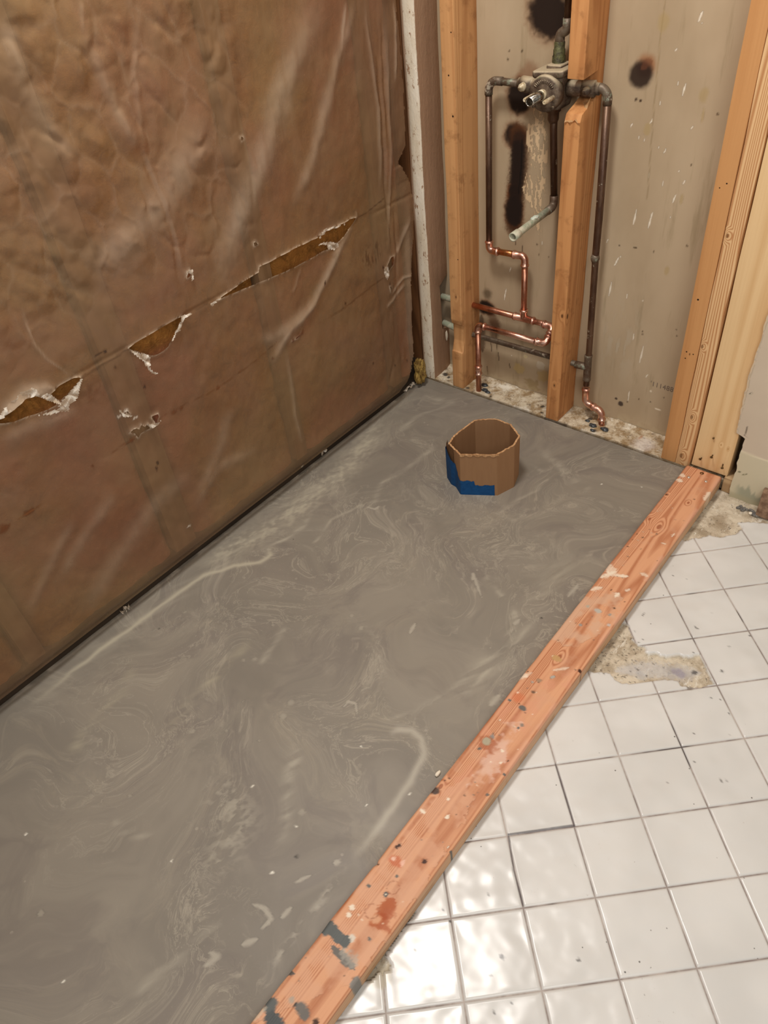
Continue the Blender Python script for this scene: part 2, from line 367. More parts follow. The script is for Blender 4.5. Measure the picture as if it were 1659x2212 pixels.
fu = np.mod(U_.ravel(), TP); fv = np.mod(V_.ravel(), TP); e = np.minimum(np.minimum(fu, TP-fu), np.minimum(fv, TP-fv))
zt = TZ-.0016*(1-sm(e, g*.55, g*1.2+.0014)); tid = np.floor(U_.ravel()/TP+1e-6)*31+np.floor(V_.ravel()/TP+1e-6)
wv = (vn(fl[0]*38+tid*3.7, fl[1]*38, 2)-.5)*.0017+(vn(fl[0]*75+tid, fl[1]*75, 6)-.5)*.0005
zt = zt+wv*sm(e, g, .012)
zb = TZ-.0075+(fbm(fl[0]*70, fl[1]*70, 11)-.5)*.006+(fbm(fl[0]*25, fl[1]*25, 12)-.5)*.004
Z = np.where(bare, np.minimum(zb, TZ-.0022), zt)
VT = np.stack([fl[0], fl[1], Z], 1); n = len(us); I = np.arange(n*n).reshape(n, n)
FT = np.stack([I[:-1, :-1], I[:-1, 1:], I[1:, 1:], I[1:, :-1]], -1).reshape(-1, 4)
okv = (fl[0] > W+.004) & (fl[0] < 2.0) & (fl[1] < SD) & (fl[1] > -2.3); okv &= ~((fl[1] > -.001) & (fl[0] < 1.4) & (fl[1] > .0))
FT = FT[okv[FT].all(1)]; used = np.unique(FT); rm = np.full(len(VT), -1); rm[used] = np.arange(len(used)); VT = VT[used]; FT = rm[FT]; bare_u = bare[used]; e_u = e[used]
def m_tile():
    t = NT('glazed_tile'); P = t.map(); a = t.attr('kindmask'); sp = t.n.new('ShaderNodeSeparateColor'); t.l.new(a.outputs['Color'], sp.inputs[0])
    gr, ba = sp.outputs[0], sp.outputs[1]
    til = t.mix(t.rng(t.noise(P, 7, 2), .35, .65), lin((207, 206, 202)), lin((216, 215, 211)))
    v = t.voro(P, 55); sel = t.rng(t.noise(P, 31, 2), .60, .64)
    til = t.mix(t.math('MULTIPLY', t.math('MULTIPLY', t.rng(v, .10, .06), sel), .8), til, lin((70, 66, 62)))
    dirt = t.math('MULTIPLY', t.rng(t.noise(P, 90, 6, .75), .62, .75), t.rng(t.noise(P, 6, 2), .52, .65))
    til = t.mix(t.math('MULTIPLY', dirt, .6), til, lin((150, 140, 130)))
    gro = t.mix(t.rng(t.noise(P, 16, 4, .7), .35, .65), lin((180, 170, 162)), lin((134, 122, 116)))
    gro = t.mix(t.rng(t.noise(P, 5, 3, .7), .56, .68), gro, lin((80, 72, 70)))
    col = t.mix(gr, til, gro)
    b1 = t.mix(t.rng(t.noise(P, 22, 6, .7), .35, .62), lin((164, 148, 124)), lin((214, 202, 180)))
    b1 = t.mix(t.rng(t.noise(t.map(scale=(1, .35, 1), rot=(0, 0, .8)), 60, 5, .7), .55, .68), b1, lin((228, 222, 208)))
    b1 = t.mix(t.math('MULTIPLY', t.rng(t.noise(P, 130, 3, .6), .62, .68), .7), b1, lin((96, 84, 70)))
    col = t.mix(ba, col, b1); col = t.marks(col)
    rg = t.mix(gr, (.27, .27, .27, 1), (.7, .7, .7, 1)); rg = t.mix(ba, rg, (.85, .85, .85, 1))
    bh = t.math('MULTIPLY', t.noise(P, 160, 5, .7), t.math('ADD', ba, .0)); nb = t.bump(bh, .8, .003)
    return t.fin(col, rg, nb, spec=.5)
o = fastmesh('floor_tile', VT, FT, m_tile()); o['kind'] = 'structure'; tilefloor = o
a = o.data.color_attributes.new('kindmask', 'FLOAT_COLOR', 'POINT')
km = np.zeros((len(VT), 4), np.float32); km[:, 0] = np.where(bare_u, 0, 1-sm(e_u, g*.8, g*1.15)); km[:, 1] = bare_u; km[:, 3] = 1
a.data.foreach_set('color', km.ravel())
def tmarks(co):
    m = Marks(co, 2, TZ); DK = (70, 66, 64)
    m.line([(1100, 1802), (1170, 1793), (1241, 1783)], .0016, (70, 62, 66), .8, .5, .2, False)
    m.line([(1098, 1803), (1110, 1880), (1130, 1955)], .0015, (70, 62, 66), .7, .5, .2, False)
    m.line([(1200, 1650), (1220, 1715), (1241, 1783)], .0015, (70, 62, 66), .7, .5, .2, False)
    for (u, v, r) in ((1560, 1450, .0035), (1084, 2068, .0035), (958, 1964, .002), (895, 2054, .002), (1249, 2074, .003), (1054, 1932, .0018), (972, 1990, .002), (1060, 2108, .002), (1068, 2186, .002), (1104, 2166, .0015), (1484, 1250, .0016), (1453, 1243, .0018), (1390, 1382, .002), (1372, 1364, .002), (1349, 1325, .001), (1538, 1324, .0015), (1575, 1397, .002), (1620, 1373, .0025), (1499, 1410, .002), (1536, 1509, .002), (1556, 1512, .002), (1575, 1542, .002), (1498, 1585, .002), (1500, 1645, .0014), (1440, 1690, .0014), (1576, 1586, .0012)):
        m.blob(u, v, r, DK, .85, .4, .5)
    for P_ in ([(1502, 1352), (1504, 1360)], [(1507, 1354), (1508, 1361)], [(1566, 1672), (1572, 1690)], [(1556, 1680), (1560, 1690)], [(1388, 1330), (1392, 1322)]): m.line(P_, .0009, DK, .8)
    m.line([(1330, 1445), (1400, 1440), (1470, 1450), (1515, 1448)], .018, (196, 196, 198), .55, .6, .8); m.blob(1502, 1448, .006, (80, 78, 80), .8); m.blob(1468, 1448, .012, (150, 144, 160), .6, .4, .9)
    m.blob(1490, 1484, .007, (120, 108, 96), .8); m.blob(1385, 1455, .012, (176, 176, 178), .5)
    m.blob(818, 2108, .02, (176, 168, 148), .7, .3, .6)
    for k in range(60):
        u = random.uniform(1290, 1400); v = random.uniform(1370, 1470); m.blob(u, v, random.uniform(.0008, .0022), (70, 60, 48), .8, .4)
    return m.r
setmarks(o, tmarks)

# ---- board behind the plumbing studs (back face of the next room's wallboard)
def m_board():
    t = NT('wallboard_paper'); P = t.map()
    col = t.mix(t.rng(t.noise(t.map(scale=(1, 1, .4)), 5, 4, .6), .3, .7), lin((172, 151, 122)), lin((188, 168, 139)))
    col = t.mix(t.math('MULTIPLY', t.rng(t.noise(t.map(scale=(1, 1, .12)), 34, 4, .6), .56, .72), .35), col, lin((128, 112, 76)))
    col = t.marks(col)
    return t.fin(col, .75, t.bump(t.noise(P, 150, 4, .6), .12, .001), spec=.25)
xs = np.concatenate([np.arange(-.14, .83, .0026), np.arange(.86, 2.1, .1)]); zs = np.concatenate([np.arange(-.03, 1.12, .0026), np.arange(1.14, 2.42, .04)])
V, F = grid(xs, zs, lambda X, Z_: np.stack([X, YB+.0*X, Z_], 1)); o = fastmesh('wall_back', V, F, m_board(), smooth=True); o['kind'] = 'structure'
def bmarks(co):
    m = Marks(co, 1, YB); X, Z_ = m.X, m.Y
    BR = (120, 66, 28); BK = (32, 20, 14)
    def burn(u, v, r, sx=1, sy=1, halo=1.35):
        m.blob(u, v, r*halo, BR, .75, .35, .25, sx, sy); m.blob(u, v, r, BK, .96, .28, .25, sx, sy)
    burn(1186, 30, .050, 1, .95, 1.15); burn(1122, 210, .031, 1, 1.2, 1.2); m.blob(1145, 165, .03, BR, .5, .5)
    burn(1113, 294, .029, 1, 1.0, 1.2)
    m.line([(1122, 290), (1122, 350), (1114, 410), (1110, 490)], .026, (92, 54, 26), .8, .35, .2, False); m.line([(1122, 300), (1120, 360), (1114, 410), (1110, 485)], .019, (46, 28, 18), .9, .5, .2, False)
    burn(1111, 415, .018, 1, 1, 1.3); burn(1110, 455, .027, 1, 1.5, 1.15); m.line([(1119, 320), (1117, 380), (1112, 470)], .018, BK, .9, .35, .2, False); m.line([(1128, 300), (1126, 360), (1120, 420)], .0016, (14, 8, 6), .9)
    m.blob(1396, 142, .022, (150, 96, 56), .8, .5, .2); m.blob(1384, 162, .027, (46, 30, 22), .96, .3, .12); m.line([(1385, 150), (1398, 136), (1410, 132)], .008, (110, 66, 44), .6)
    m.blob(1374, 215, .0035, (56, 36, 20), .9); m.blob(1384, 217, .0032, (56, 36, 20), .9)
    burn(1050, 665, .024, 1.2, .9, 1.2); m.blob(1053, 635, .016, (70, 54, 34), .7, .6); m.blob(1068, 700, .02, BR, .5, .6)
    m.line([(1040, 680), (1042, 760)], .012, (70, 42, 22), .7); m.line([(1052, 660), (1070, 700), (1065, 740)], .016, (80, 46, 22), .6)
    # torn paper, light flakes
    q = [m.p(*a) for a in ((1150, 232), (1168, 236), (1180, 262), (1184, 330), (1180, 380), (1178, 440), (1170, 500), (1162, 510), (1152, 450), (1140, 445), (1128, 405), (1142, 360), (1136, 300), (1142, 262))]
    fl_ = fbm(X*210+Z_*40, Z_*62, 77, 5); m.over((214, 186, 148), .95*inpoly(X, Z_, q)*sm(fl_, .47, .51))
    m.blob(1122, 795, .022, (190, 164, 112), .8, .3, .9, 1, .7); m.blob(1172, 812, .02, (186, 160, 112), .8, .3, .9, .8, 1); m.blob(1168, 790, .014, (200, 188, 166), .7, .3, 1); m.blob(1135, 770, .007, (198, 180, 140), .8); m.blob(1150, 830, .02, (150, 128, 84), .6, .3, 1)
    s_ = [(1513, 36, 26, 9), (1516, 50, 6, 2), (1477, 195, 30, 9), (1426, 223, 14, 5), (1465, 180, 10, 4), (1364, 271, 9, 4), (1407, 262, 12, 6), (1380, 297, 9, 4), (1392, 302, 6, 3), (1437, 325, 12, 6), (1423, 318, 6, 4), (1456, 430, 22, 10), (1478, 393, 10, 5), (1432, 396, 14, 5), (1372, 468, 36, 8), (1405, 475, 38, 10), (1466, 370, 4, 2), (1402, 378, 12, 3), (1312, 520, 9, 4), (1448, 470, 5, 2), (1340, 555, 6, 1), (1332, 565, 20, 10), (1460, 108, 7, 4), (1495, 275, 8, 4), (1386, 765, 40, 10), (1369, 728, 16, 2), (1388, 650, 5, 1), (1318, 625, 30, 6), (1397, 812, 8, 6), (1358, 855, 22, 2), (1102, 583, 12, 4), (1091, 637, 26, 5), (1068, 555, 3, 0), (1171, 525, 8, 2), (1105, 768, 5, 0), (1270, 735, 8, 3), (1354, 640, 10, 2)]
    for (u, v, L_, dx) in s_: m.line([(u+dx/2, v-L_/2), (u-dx/2, v+L_/2)], .0014 if L_ < 20 else .0019, (238, 228, 208), .95, .4, .2)
    m.blob(1421, 884, .006, (236, 222, 196), .9, .3, .3, 1.6, .5); m.blob(1406, 845, .003, (236, 222, 196), .9)
    m.blob(1341, 872, .008, (58, 44, 40), .9, .3, .5); m.blob(1331, 861, .004, (58, 44, 40), .9)
    for (u, v) in ((1380, 862), (1434, 859), (1405, 868), (1355, 868), (1461, 712), (1388, 716), (1388, 722), (1462, 726), (1370, 535), (1484, 531), (1338, 530), (1412, 544), (1374, 535), (1493, 356), (1550, 247), (1160, 528), (1164, 550), (1185, 555), (1082, 540), (1058, 215), (1100, 110), (1097, 128), (1128, 110)): m.blob(u, v, .0022, (84, 64, 40), .85, .4, .5, 1, 1.3)
    for (u, v, h_) in ((1128, 545, 34), (1112, 520, 22), (1072, 740, 40), (1060, 745, 30), (1076, 770, 20), (1052, 800, 20), (1100, 790, 12)): m.line([(u, v-h_/2), (u+2, v+h_/2)], .0014, (70, 44, 26), .85)
    for (u, v, r, sy) in ((1433, 50, .012, 1.4), (1520, 205, .01, 1.5), (1398, 280, .008, 1.6), (1518, 250, .003, 5), (1472, 430, .004, 3), (1440, 585, .006, 2)): m.blob(u, v, r, (170, 146, 92), .45, .4, .3, 1, sy)
    m.line([(1436, 0), (1424, 110), (1412, 240), (1398, 430)], .0012, (150, 128, 86), .5, .5, .1, False)
    sc = (fbm(X*100, Z_*22, 41)-.5); cx, cz = m.p(1340, 735)
    m.over((186, 174, 152), np.clip(sc*6, 0, 1)*.55*np.exp(-(((X-cx)/.05)**2+((Z_-cz)/.09)**2)))
    # grime where the board meets the plate
    m.over((196, 180, 148), .5*sm(fbm(X*60, Z_*60, 55), .42, .6)*(Z_ < .045)*sm(Z_, .045, .01))
    return m.r
setmarks(o, bmarks)
tx = bpy.data.curves.new('stamp_text', 'FONT'); tx.body = "'111488"; tx.size = .0195; tx.align_x = 'LEFT'; tx.extrude = .0001; tx.space_character = 1.05
to = bpy.data.objects.new('stamp_text', tx); dg = bpy.context.evaluated_depsgraph_get()
C.objects.link(to); dg.update(); me = bpy.data.meshes.new_from_object(to.evaluated_get(dg)); bpy.data.objects.remove(to)
st = bpy.data.objects.new('stamped_number', me); C.objects.link(st); me.materials.clear(); me.materials.append(plain('stamp_ink', (122, 106, 92), .9)); p0 = on(1404, 832, 1, YB)
st.location = (p0[0], YB-.0004, p0[2]); st.rotation_euler = (math.radians(90), 0, 0); st.parent = o; st.matrix_parent_inverse = Matrix()
st.scale = (.95, 1, 1)
# ---- painted bathroom wallboard to the right
def m_paintboard():
    t = NT('painted_wallboard'); P = t.map(); col = t.mix(t.rng(t.noise(P, 6, 3), .3, .7), lin((206, 190, 168)), lin((212, 196, 174))); col = t.marks(col)
    return t.fin(col, .7, t.bump(t.noise(P, 120, 4, .6), .15, .001), spec=.3)
YF = -.0127
pts = [(1668, 655), (1651, 700), (1643, 735), (1631, 770), (1617, 815), (1606, 860), (1597, 900), (1590, 936), (1609, 946), (1605, 962), (1602, 973), (1597, 985), (1592, 1000), (1592, 1014), (1587, 1025), (1578, 1052), (1573, 1081), (1615, 1093), (1640, 1103), (1659, 1118), (1680, 1130)]
bl = [on(u, v, 1, YF) for u, v in pts]; z_top = 2.4
xs0 = [(b[0], b[2]) for b in bl]
dz = .004; rows = np.arange(TZ-.03, z_top, dz)
left = np.interp(rows, [q[1] for q in xs0[:17]][::-1], [q[0] for q in xs0[:17]][::-1]); left = np.where(rows > xs0[0][1], .9105+.0015*np.sin(rows*9), left)
kink = (rows < on(1590, 936, 1, YF)[2]); left = left+(fbm(rows*90, rows*0, 3)-.5)*.004
# bottom edge height per column
cols = np.concatenate([np.linspace(0, .14, 48), np.linspace(.16, 1.1, 10)])
V = []; 
for i, z in enumerate(rows):
    for c in cols: V.append((left[i]*(1-c/1.1)+(2.0)*(c/1.1) if c > .14 else left[i]+c, YF, z))
V = np.array(V); nx = len(cols); nr = len(rows); I = np.arange(nx*nr).reshape(nr, nx)
F = np.stack([I[:-1, :-1], I[:-1, 1:], I[1:, 1:], I[1:, :-1]], -1).reshape(-1, 4)
botx = [xs0[k][0] for k in (16, 17, 18, 19, 20)]+[2.1]; botz = [xs0[k][1] for k in (16, 17, 18, 19, 20)]+[TZ-.03]
cen = V[F].mean(1); low = np.interp(cen[:, 0], botx, np.maximum(botz, TZ-.028)); keep = cen[:, 2] > low
F = F[keep]; Vb = V.copy(); Vb[:, 1] = -.0005; ncount = len(V)
E_ = {}
for f in F:
    for i in range(4):
        k = (int(f[i]), int(f[(i+1) % 4])); 
        if (k[1], k[0]) in E_: del E_[(k[1], k[0])]
        else: E_[k] = 1
side = np.array([(b, a_, a_+ncount, b+ncount) for a_, b in E_]); F2 = np.concatenate([F, F[:, ::-1]+ncount, side])
o = fastmesh('wall_right', np.concatenate([V, Vb]), F2, m_paintboard(), smooth=False); o['kind'] = 'structure'
def rmarks(co):
    m = Marks(co, 1, YF); X, Z_ = m.X, m.Y; zl = np.interp(X, [.92, 1.02, 1.2], [on(1600, 974, 1, YF)[2], on(1659, 998, 1, YF)[2], on(1659, 998, 1, YF)[2]-.0])
    bel = sm(Z_, zl+.001, zl-.001+.0*X); m.over((210, 200, 172), bel)
    g1 = on(1600, 1055, 1, YF)[2]; n_ = fbm(X*120, Z_*14, 3)
    m.over((160, 160, 138), sm(Z_+(n_-.5)*.05, g1+.006, g1-.008)*.85*sm(X, .93, .955)); m.over((176, 168, 140), sm(Z_, on(1600, 1068, 1, YF)[2]+.004, on(1600, 1074, 1, YF)[2])*.8)
    m.over((232, 222, 194), np.exp(-((Z_-zl)/.0022)**2)*.95)
    for (u, v) in ((1597, 1020), (1612, 1024), (1606, 1025)): m.blob(u, v, .0025, (90, 90, 60), .8)
    m.blob(1621, 849, .0035, (236, 222, 196), 1, .3); m.blob(1621, 849, .0016, (60, 44, 30), 1, .3)
    m.line([(1615, 920), (1607, 945)], .0012, (90, 70, 56), .8)
    m.line([(1667, 655), (1630, 775), (1600, 890), (1590, 936)], .002, (214, 190, 156), .8, .4, .6, False)
    return m.r
setmarks(o, rmarks)

# ---- out-of-view shell: ceiling, remaining left wall sheathing
V, F = grid(np.array([-.2, 2.6]), np.array([-2.6, .3]), lambda X, Y: np.stack([X, Y, X*0+2.4], 1)); o = fastmesh('ceiling', V, F[:, ::-1], plain('ceiling_paint', (225, 220, 210), .8)); o['kind'] = 'structure'
V, F = grid(np.array([-2.6, .3]), np.array([-.08, 2.5]), lambda Y, Z_: np.stack([Y*0-.10, Y, Z_], 1)); o = fastmesh('wall_left', V, F, plain('wall_sheathing', (110, 84, 56), .9, noise=(80, 58, 36), nscale=8)); o['kind'] = 'structure'

# ================================================================== FRAMING OF THE PLUMBING WALL
HP = 0.006
def hole_loc(x, y, z, loc): return (x-loc[0], y-loc[1], z-loc[2])
def stud(x0, label, name, mat, notch=None, top=2.4, z0=HP, y1=SD, x1=None, lean=(0, 0), seed=0, prof=None, wob=.0012):
    x1 = x1 or x0+TW; prof = prof or [(0, z0), (y1, z0), (y1, top), (0, top)]
    o = slab(name, prof, x0, x1, mat, loc=((x0+x1)/2, y1/2, z0), seed=seed, lean=lean, wob=wob); return tag(o, label, 'stud')
# sole plate: lies level with the poured cement, caked in thinset
def m_plate():
    t = NT('thinset_caked_plate'); P = t.map()
    c = t.mix(t.rng(t.noise(P, 30, 6, .75), .38, .6), lin((160, 134, 98)), lin((218, 204, 178)))
    c = t.mix(t.math('MULTIPLY', t.rng(t.noise(P, 75, 5, .75), .55, .66), .75), c, lin((112, 96, 82)))
    c = t.mix(t.rng(t.noise(t.map(loc=(2, 3, 0)), 14, 4, .7), .54, .68), c, lin((232, 224, 206)))
    c = t.marks(c)
    return t.fin(c, .85, t.bump(t.noise(P, 120, 5, .7), .9, .004), spec=.2)
xs = np.arange(-.13, .905, .003); ys = np.concatenate([[-.001, 0.0, .0015], np.arange(.004, SD+.002, .003)])
def plz(X, Y):
    Z = HP+(fbm(X*55, Y*55, 8)-.5)*.005+(fbm(X*200, Y*200, 9)-.5)*.0015+.010*sm(Y, .066, .09)*fbm(X*35, Y*35, 91)
    Z = np.where(Y < -.0005, -.02, Z-.004*(Y < .0005)); return np.stack([X, Y+(fbm(X*60, Y*0, 3)-.5)*.003*(Y < .01), Z], 1)
V, F = grid(xs, ys, plz); o = fastmesh('sole_plate', V, F, m_plate(), loc=(.39, .045, 0)); tag(o, 'thinset-caked wooden sole plate under the open studs of the plumbing wall', 'sole plate')
def pmarks(co):
    m = Marks(co, 2, HP)
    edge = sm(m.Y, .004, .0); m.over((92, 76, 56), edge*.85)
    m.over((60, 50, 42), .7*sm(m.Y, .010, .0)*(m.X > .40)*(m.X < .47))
    m.poly([(1218, 800), (1290, 800), (1300, 905), (1215, 890)], (96, 78, 56), .4, .03); m.blob(1265, 870, .014, (74, 58, 42), .5, .6)
    for (u, v, r) in ((962, 808, .010), (970, 815, .006), (960, 797, .008), (1010, 838, .006), (1172, 878, .006), (1275, 905, .006), (1283, 930, .007), (1170, 892, .005), (1060, 858, .004)): m.blob(u, v, r, (48, 44, 42), .9, .3, .8)
    m.blob(1384, 945, .007, (176, 120, 84), .6, .4, .5, .6, 1.6); m.blob(1390, 960, .03, (226, 218, 214), .5, .6)
    return m.r
setmarks(o, pmarks)

ws1 = NT('white_painted_stud')
def m_white():
    t = ws1; P = t.map(); w1 = t.noise(t.map(scale=(1, 1, .05)), 60, 3, .6)
    wd = t.mix(w1, lin((184, 148, 118)), lin((150, 114, 86))); a = t.n.new('ShaderNodeSeparateXYZ'); t.l.new(P, a.inputs[0])
    t.l.new(P, a.inputs[0]); fr = t.math('ADD', a.outputs[1], t.math('MULTIPLY', t.noise(t.map(scale=(1, 1, .4)), 60, 4, .7), .006)); face = t.rng(fr, -SD/2+.0065, -SD/2+.0045)
    chip = t.rng(t.noise(t.map(scale=(1, 1, .5)), 85, 5, .8), .585, .615)
    pt = t.mix(t.rng(t.noise(t.map(scale=(1, 1, .3)), 20, 5, .7), .3, .7), lin((222, 204, 176)), lin((240, 228, 208)))
    c = t.mix(t.math('MULTIPLY', face, t.math('SUBTRACT', 1.0, chip)), wd, pt)
    side = t.rng(a.outputs[0], -TW/2+.008, -TW/2+.002); c = t.mix(t.math('MULTIPLY', side, .8), c, lin((150, 104, 70)))
    return t.fin(c, .55, t.bump(t.noise(t.map(scale=(1, 1, .4)), 120, 5, .7), .7, .002), spec=.35)
stud(S1, 'corner stud with chipped white paint on its front face', 'wall_stud', m_white(), seed=1, x1=S1+TW+.001, wob=.002, z0=HP-.002,
     prof=[(0, HP-.002), (SD, HP-.002), (SD, .14), (SD-.035, .15), (SD-.04, .29), (SD, .31), (SD, 2.4), (0, 2.4)], lean=(-.0015, 0))
OR1, OR2 = (208, 156, 104), (164, 108, 62)
L2 = (S2+TW/2, SD/2, HP)
pr2 = [(0, HP), (SD, HP), (SD, 2.4), (0, 2.4), (0, .228), (.004, .214), (.010, .2105), (.012, .160), (.004, .128), (0, .1265)]
k2 = [hole_loc(S2+.02, 0, z, L2)+(r,) for z, r in ((.30, .004),)]
h2 = [hole_loc(x, 0, z, L2)+(r,) for x, z, r in ((S2+.018, .845, .0025), (S2+.027, .76, .003), (S2+.03, .41, .002), (S2+.028, .93, .002))]
stud(S2, 'orange stud carved by a notch low on its front, pipes entering its side', 'wall_stud', wood('stud_wood_orange', OR1, OR2, rings=7, ringmix=.45, seed=2, knots=k2, holes=h2, fiber=.35, blotch=((134, 88, 50), .45)), seed=2, prof=pr2, lean=(-.0015, 0))
L3 = (S3+TW/2, SD/2, HP)
pr3 = [(0, HP), (SD, HP), (SD, 2.4), (0, 2.4), (0, .858), (.062, .862), (.062, .812), (.040, .803), (.02, .797), (.006, .792), (0, .778)]
k3 = [hole_loc(S3+.028, 0, .328, L3)+(.005,), hole_loc(S3+TW, .01, .325, L3)+(.007,), hole_loc(S3+.02, 0, .12, L3)+(.004,)]
m3 = wood('stud_wood_amber', (206, 148, 94), (162, 102, 56), rings=8, ringmix=.5, seed=5, knots=k3, fiber=.35, blotch=((130, 80, 44), .4))
s3o = stud(S3, 'middle stud notched through behind the shower valve', 'wall_stud', m3, seed=4, prof=pr3, lean=(-.001, 0))
# splintered pale wood hanging at the notch, part of the stud
bm = bmesh.new(); rnd = random.Random(3); rowsv = []
for i in range(7):
    r_ = []
    for j in range(6):
        u = i/6; v = j/5; r_.append(bm.verts.new((S3+.0015+u*.036, -.003+rnd.uniform(-.002, .002)+v*.05*(1-.15*u), .776+.012*u*v+v*.022+rnd.uniform(-.003, .003)+.005*math.sin(v*5+u*3))))
    rowsv.append(r_)
for i in range(6):
    for j in range(5): bm.faces.new((rowsv[i][j], rowsv[i+1][j], rowsv[i+1][j+1], rowsv[i][j+1]))
bmesh.ops.solidify(bm, geom=list(bm.faces), thickness=.004)
frombm('torn_wood', bm, wood('torn_pale_wood', (226, 190, 140), (200, 150, 96), along='y', seed=9, rings=20), s3o, (0, -.03, .8), False, 'pale freshly torn wood at the notch')
L4 = (S4+TW/2, SD/2, HP)
h4 = [hole_loc(x, 0, z, L4)+(r,) for x, z, r in ((S4+.012, .322, .0022), (S4+.028, .32, .002), (S4+.012, .305, .002), (S4+.014, .452, .0028), (S4+.024, .70, .002), (S4+.012, .69, .0016))]
stud(S4, 'orange stud against the bare wallboard, left of the pale grained stud', 'wall_stud', wood('stud_wood_honey', (206, 152, 98), (178, 122, 72), rings=3, ringmix=.3, fiber=.3, seed=11, holes=h4, knots=[hole_loc(S4+.02, 0, .318, L4)+(.003,)], dark=(96, 58, 26)), seed=6)
L5 = (S4+TW*1.5, SD/2, HP)
k5 = [hole_loc(S4+TW+.017, 0, .155, L5)+(.006,), hole_loc(S4+TW+.008, 0, .60, L5)+(.005,), hole_loc(S4+TW+.012, 0, .035, L5)+(.007,), hole_loc(S4+TW+.006, 0, .345, L5)+(.005,)]
stud(S4+TW+.0012, 'narrow pale stud with swirling dark growth rings', 'wall_stud', wood('stud_wood_ringed', (232, 192, 142), (190, 134, 86), rings=16, ringmix=.95, fiber=.2, seed=14, knots=k5, ringscale=7, kamp=.10, dark=(120, 78, 40)), seed=7, x1=S4+2*TW-.001)
L6x0 = S4+2*TW+.0035; L6x1 = .911
h6 = [(x-(L6x0+L6x1)/2, -.022, z-.0, r) for x, z, r in ((.86, .095, .0016), (.848, .062, .0018), (.897, .064, .0016))]
s6o = slab('wall_stud', [(0, H1), (.038, H1), (.038, 2.4), (0, 2.4)], L6x0, L6x1, wood('stud_wood_fresh', (236, 202, 152), (212, 168, 114), rings=6, ringmix=.5, fiber=.3, seed=23, ringscale=4, knots=[(.012, -.02, .085, .003), (.03, -.02, .08, .003)], dark=(176, 126, 66)), loc=((L6x0+L6x1)/2, .019, H1-.0), seed=8)
tag(s6o, 'wide fresh yellow stud set flat beside the painted wallboard', 'stud')
# plate end showing under the wide stud
o = slab('plate_offcut', [(-.006, TZ-.006), (.07, TZ-.006), (.07, .0185), (-.006, .0185)], W+SD+.001, 1.02, wood('plate_wood', (196, 166, 126), (156, 122, 86), along='x', rings=6, seed=31, rough=.8), seed=11, wob=.003, loc=(.93, .03, TZ-.006)); tag(o, 'dirty sole plate end under the wide fresh stud', 'sole plate')
# lining of the gap between boards, shade put into its wood colour
o = slab('wall_stud', [(.04, .019), (SD, .019), (SD, 2.4), (.04, 2.4)], .97, 1.008, wood('stud_wood_shade', (120, 84, 52), (88, 58, 34), rings=6, seed=37), seed=15); tag(o, 'stud coloured dark as shade in the gap behind the painted wallboard', 'stud')

# screws
def screw(parent, p, d, L_=.014, r=.0034, mat=None):
    p = Vector(p); d = Vector(d).normalized(); pts = [p-d*.006, p+d*(L_-.003), p+d*(L_-.003), p+d*L_, p+d*(L_+.0006), p+d*(L_+.0001), p+d*(L_-.0006)]
    V, F = sweep(pts, [.0016, .0016, .0018, r, r*.9, r*.45, .0004], 12); return mesh('screw', V, F, mat, parent, tuple(p-(rootloc(parent))))
m_scr = plain('zinc_screw', (150, 126, 86), .35, 1.0, noise=(60, 48, 36), nscale=400)
for u, v, L_, dx in ((1515, 990, .008, -.1), (1539, 984, .012, .1), (1561, 1004, .018, .25)):
    q = on(u, v, 1, -.002); screw(s6o, (q[0], 0, q[2]), (dx, -1, .12), L_, mat=m_scr)
q = on(1542, 946, 1, -.001); screw(s6o, (q[0], 0, q[2]), (0, -1, .1), .004, .0026, mat=m_scr)

# ================================================================== CURB
CY0, CY1 = -2.25, -.006
def m_curb():
    kn = []
    def K(u, v, r):
        q = on(u, v, 2, H1); kn.append((q[0]-(W+SD/2), q[1]+1.1, H1-CB, r))
    for k in ((1403, 1121, .006), (1424, 1138, .009), (1487, 1086, .004), (1208, 1420, .007), (952, 1699, .006), (1440, 1068, .003)): K(*k)
    m = wood('curb_wood', (216, 160, 122), (168, 100, 64), along='y', rings=13, ringmix=.7, kamp=.06, st=.016, fiber=.28, seed=41, knots=kn, marks=True, dark=(150, 84, 52), blotch=((206, 160, 130), .35), ringscale=7, rough=.55)
    return m
nw = 34; cs = []                               # rounded cross-section, densely divided across the top and outer side
rr = .0055
def csec():
    P_ = [(W, CB), (W, H1-rr)]
    for k in range(1, 6): a_ = math.pi-(math.pi/2)*k/6; P_.append((W+rr+rr*math.cos(a_), H1-rr+rr*math.sin(a_)))
    P_ += [(x, H1) for x in np.linspace(W+rr, W+SD-rr, nw)]
    for k in range(1, 6): a_ = math.pi/2-(math.pi/2)*k/6; P_.append((W+SD-rr+rr*math.cos(a_), H1-rr+rr*math.sin(a_)))
    P_ += [(W+SD, z) for z in np.linspace(H1-rr, CB+.003, 10)]+[(W+SD-.002, CB+.0004), (W+SD-.01, CB+.0001)]
    return P_
cs = np.array(csec()); ysc = np.concatenate([[CY0], np.arange(CY0+.02, -1.85, .02), np.arange(-1.84, CY1-.004, .0026), [CY1-.002, CY1-.0005, CY1]])
A_, B_ = np.meshgrid(np.arange(len(cs)), ysc, indexing='ij'); X = cs[A_.ravel(), 0]; Z = cs[A_.ravel(), 1]; Y = B_.ravel()
endr = np.clip((CY1-Y)/.004, 0, 1); sh = (1-np.sqrt(np.clip(endr*(2-endr), 0, 1)))*.003
X = X+(fbm(Y*9, Z*30, 3)-.5)*.004*(X < W+.02)*(1)+(fbm(Y*9, Z*30, 5)-.5)*.002*(X > W+.07); X = np.where(X > W+SD/2, X-sh, X+sh)
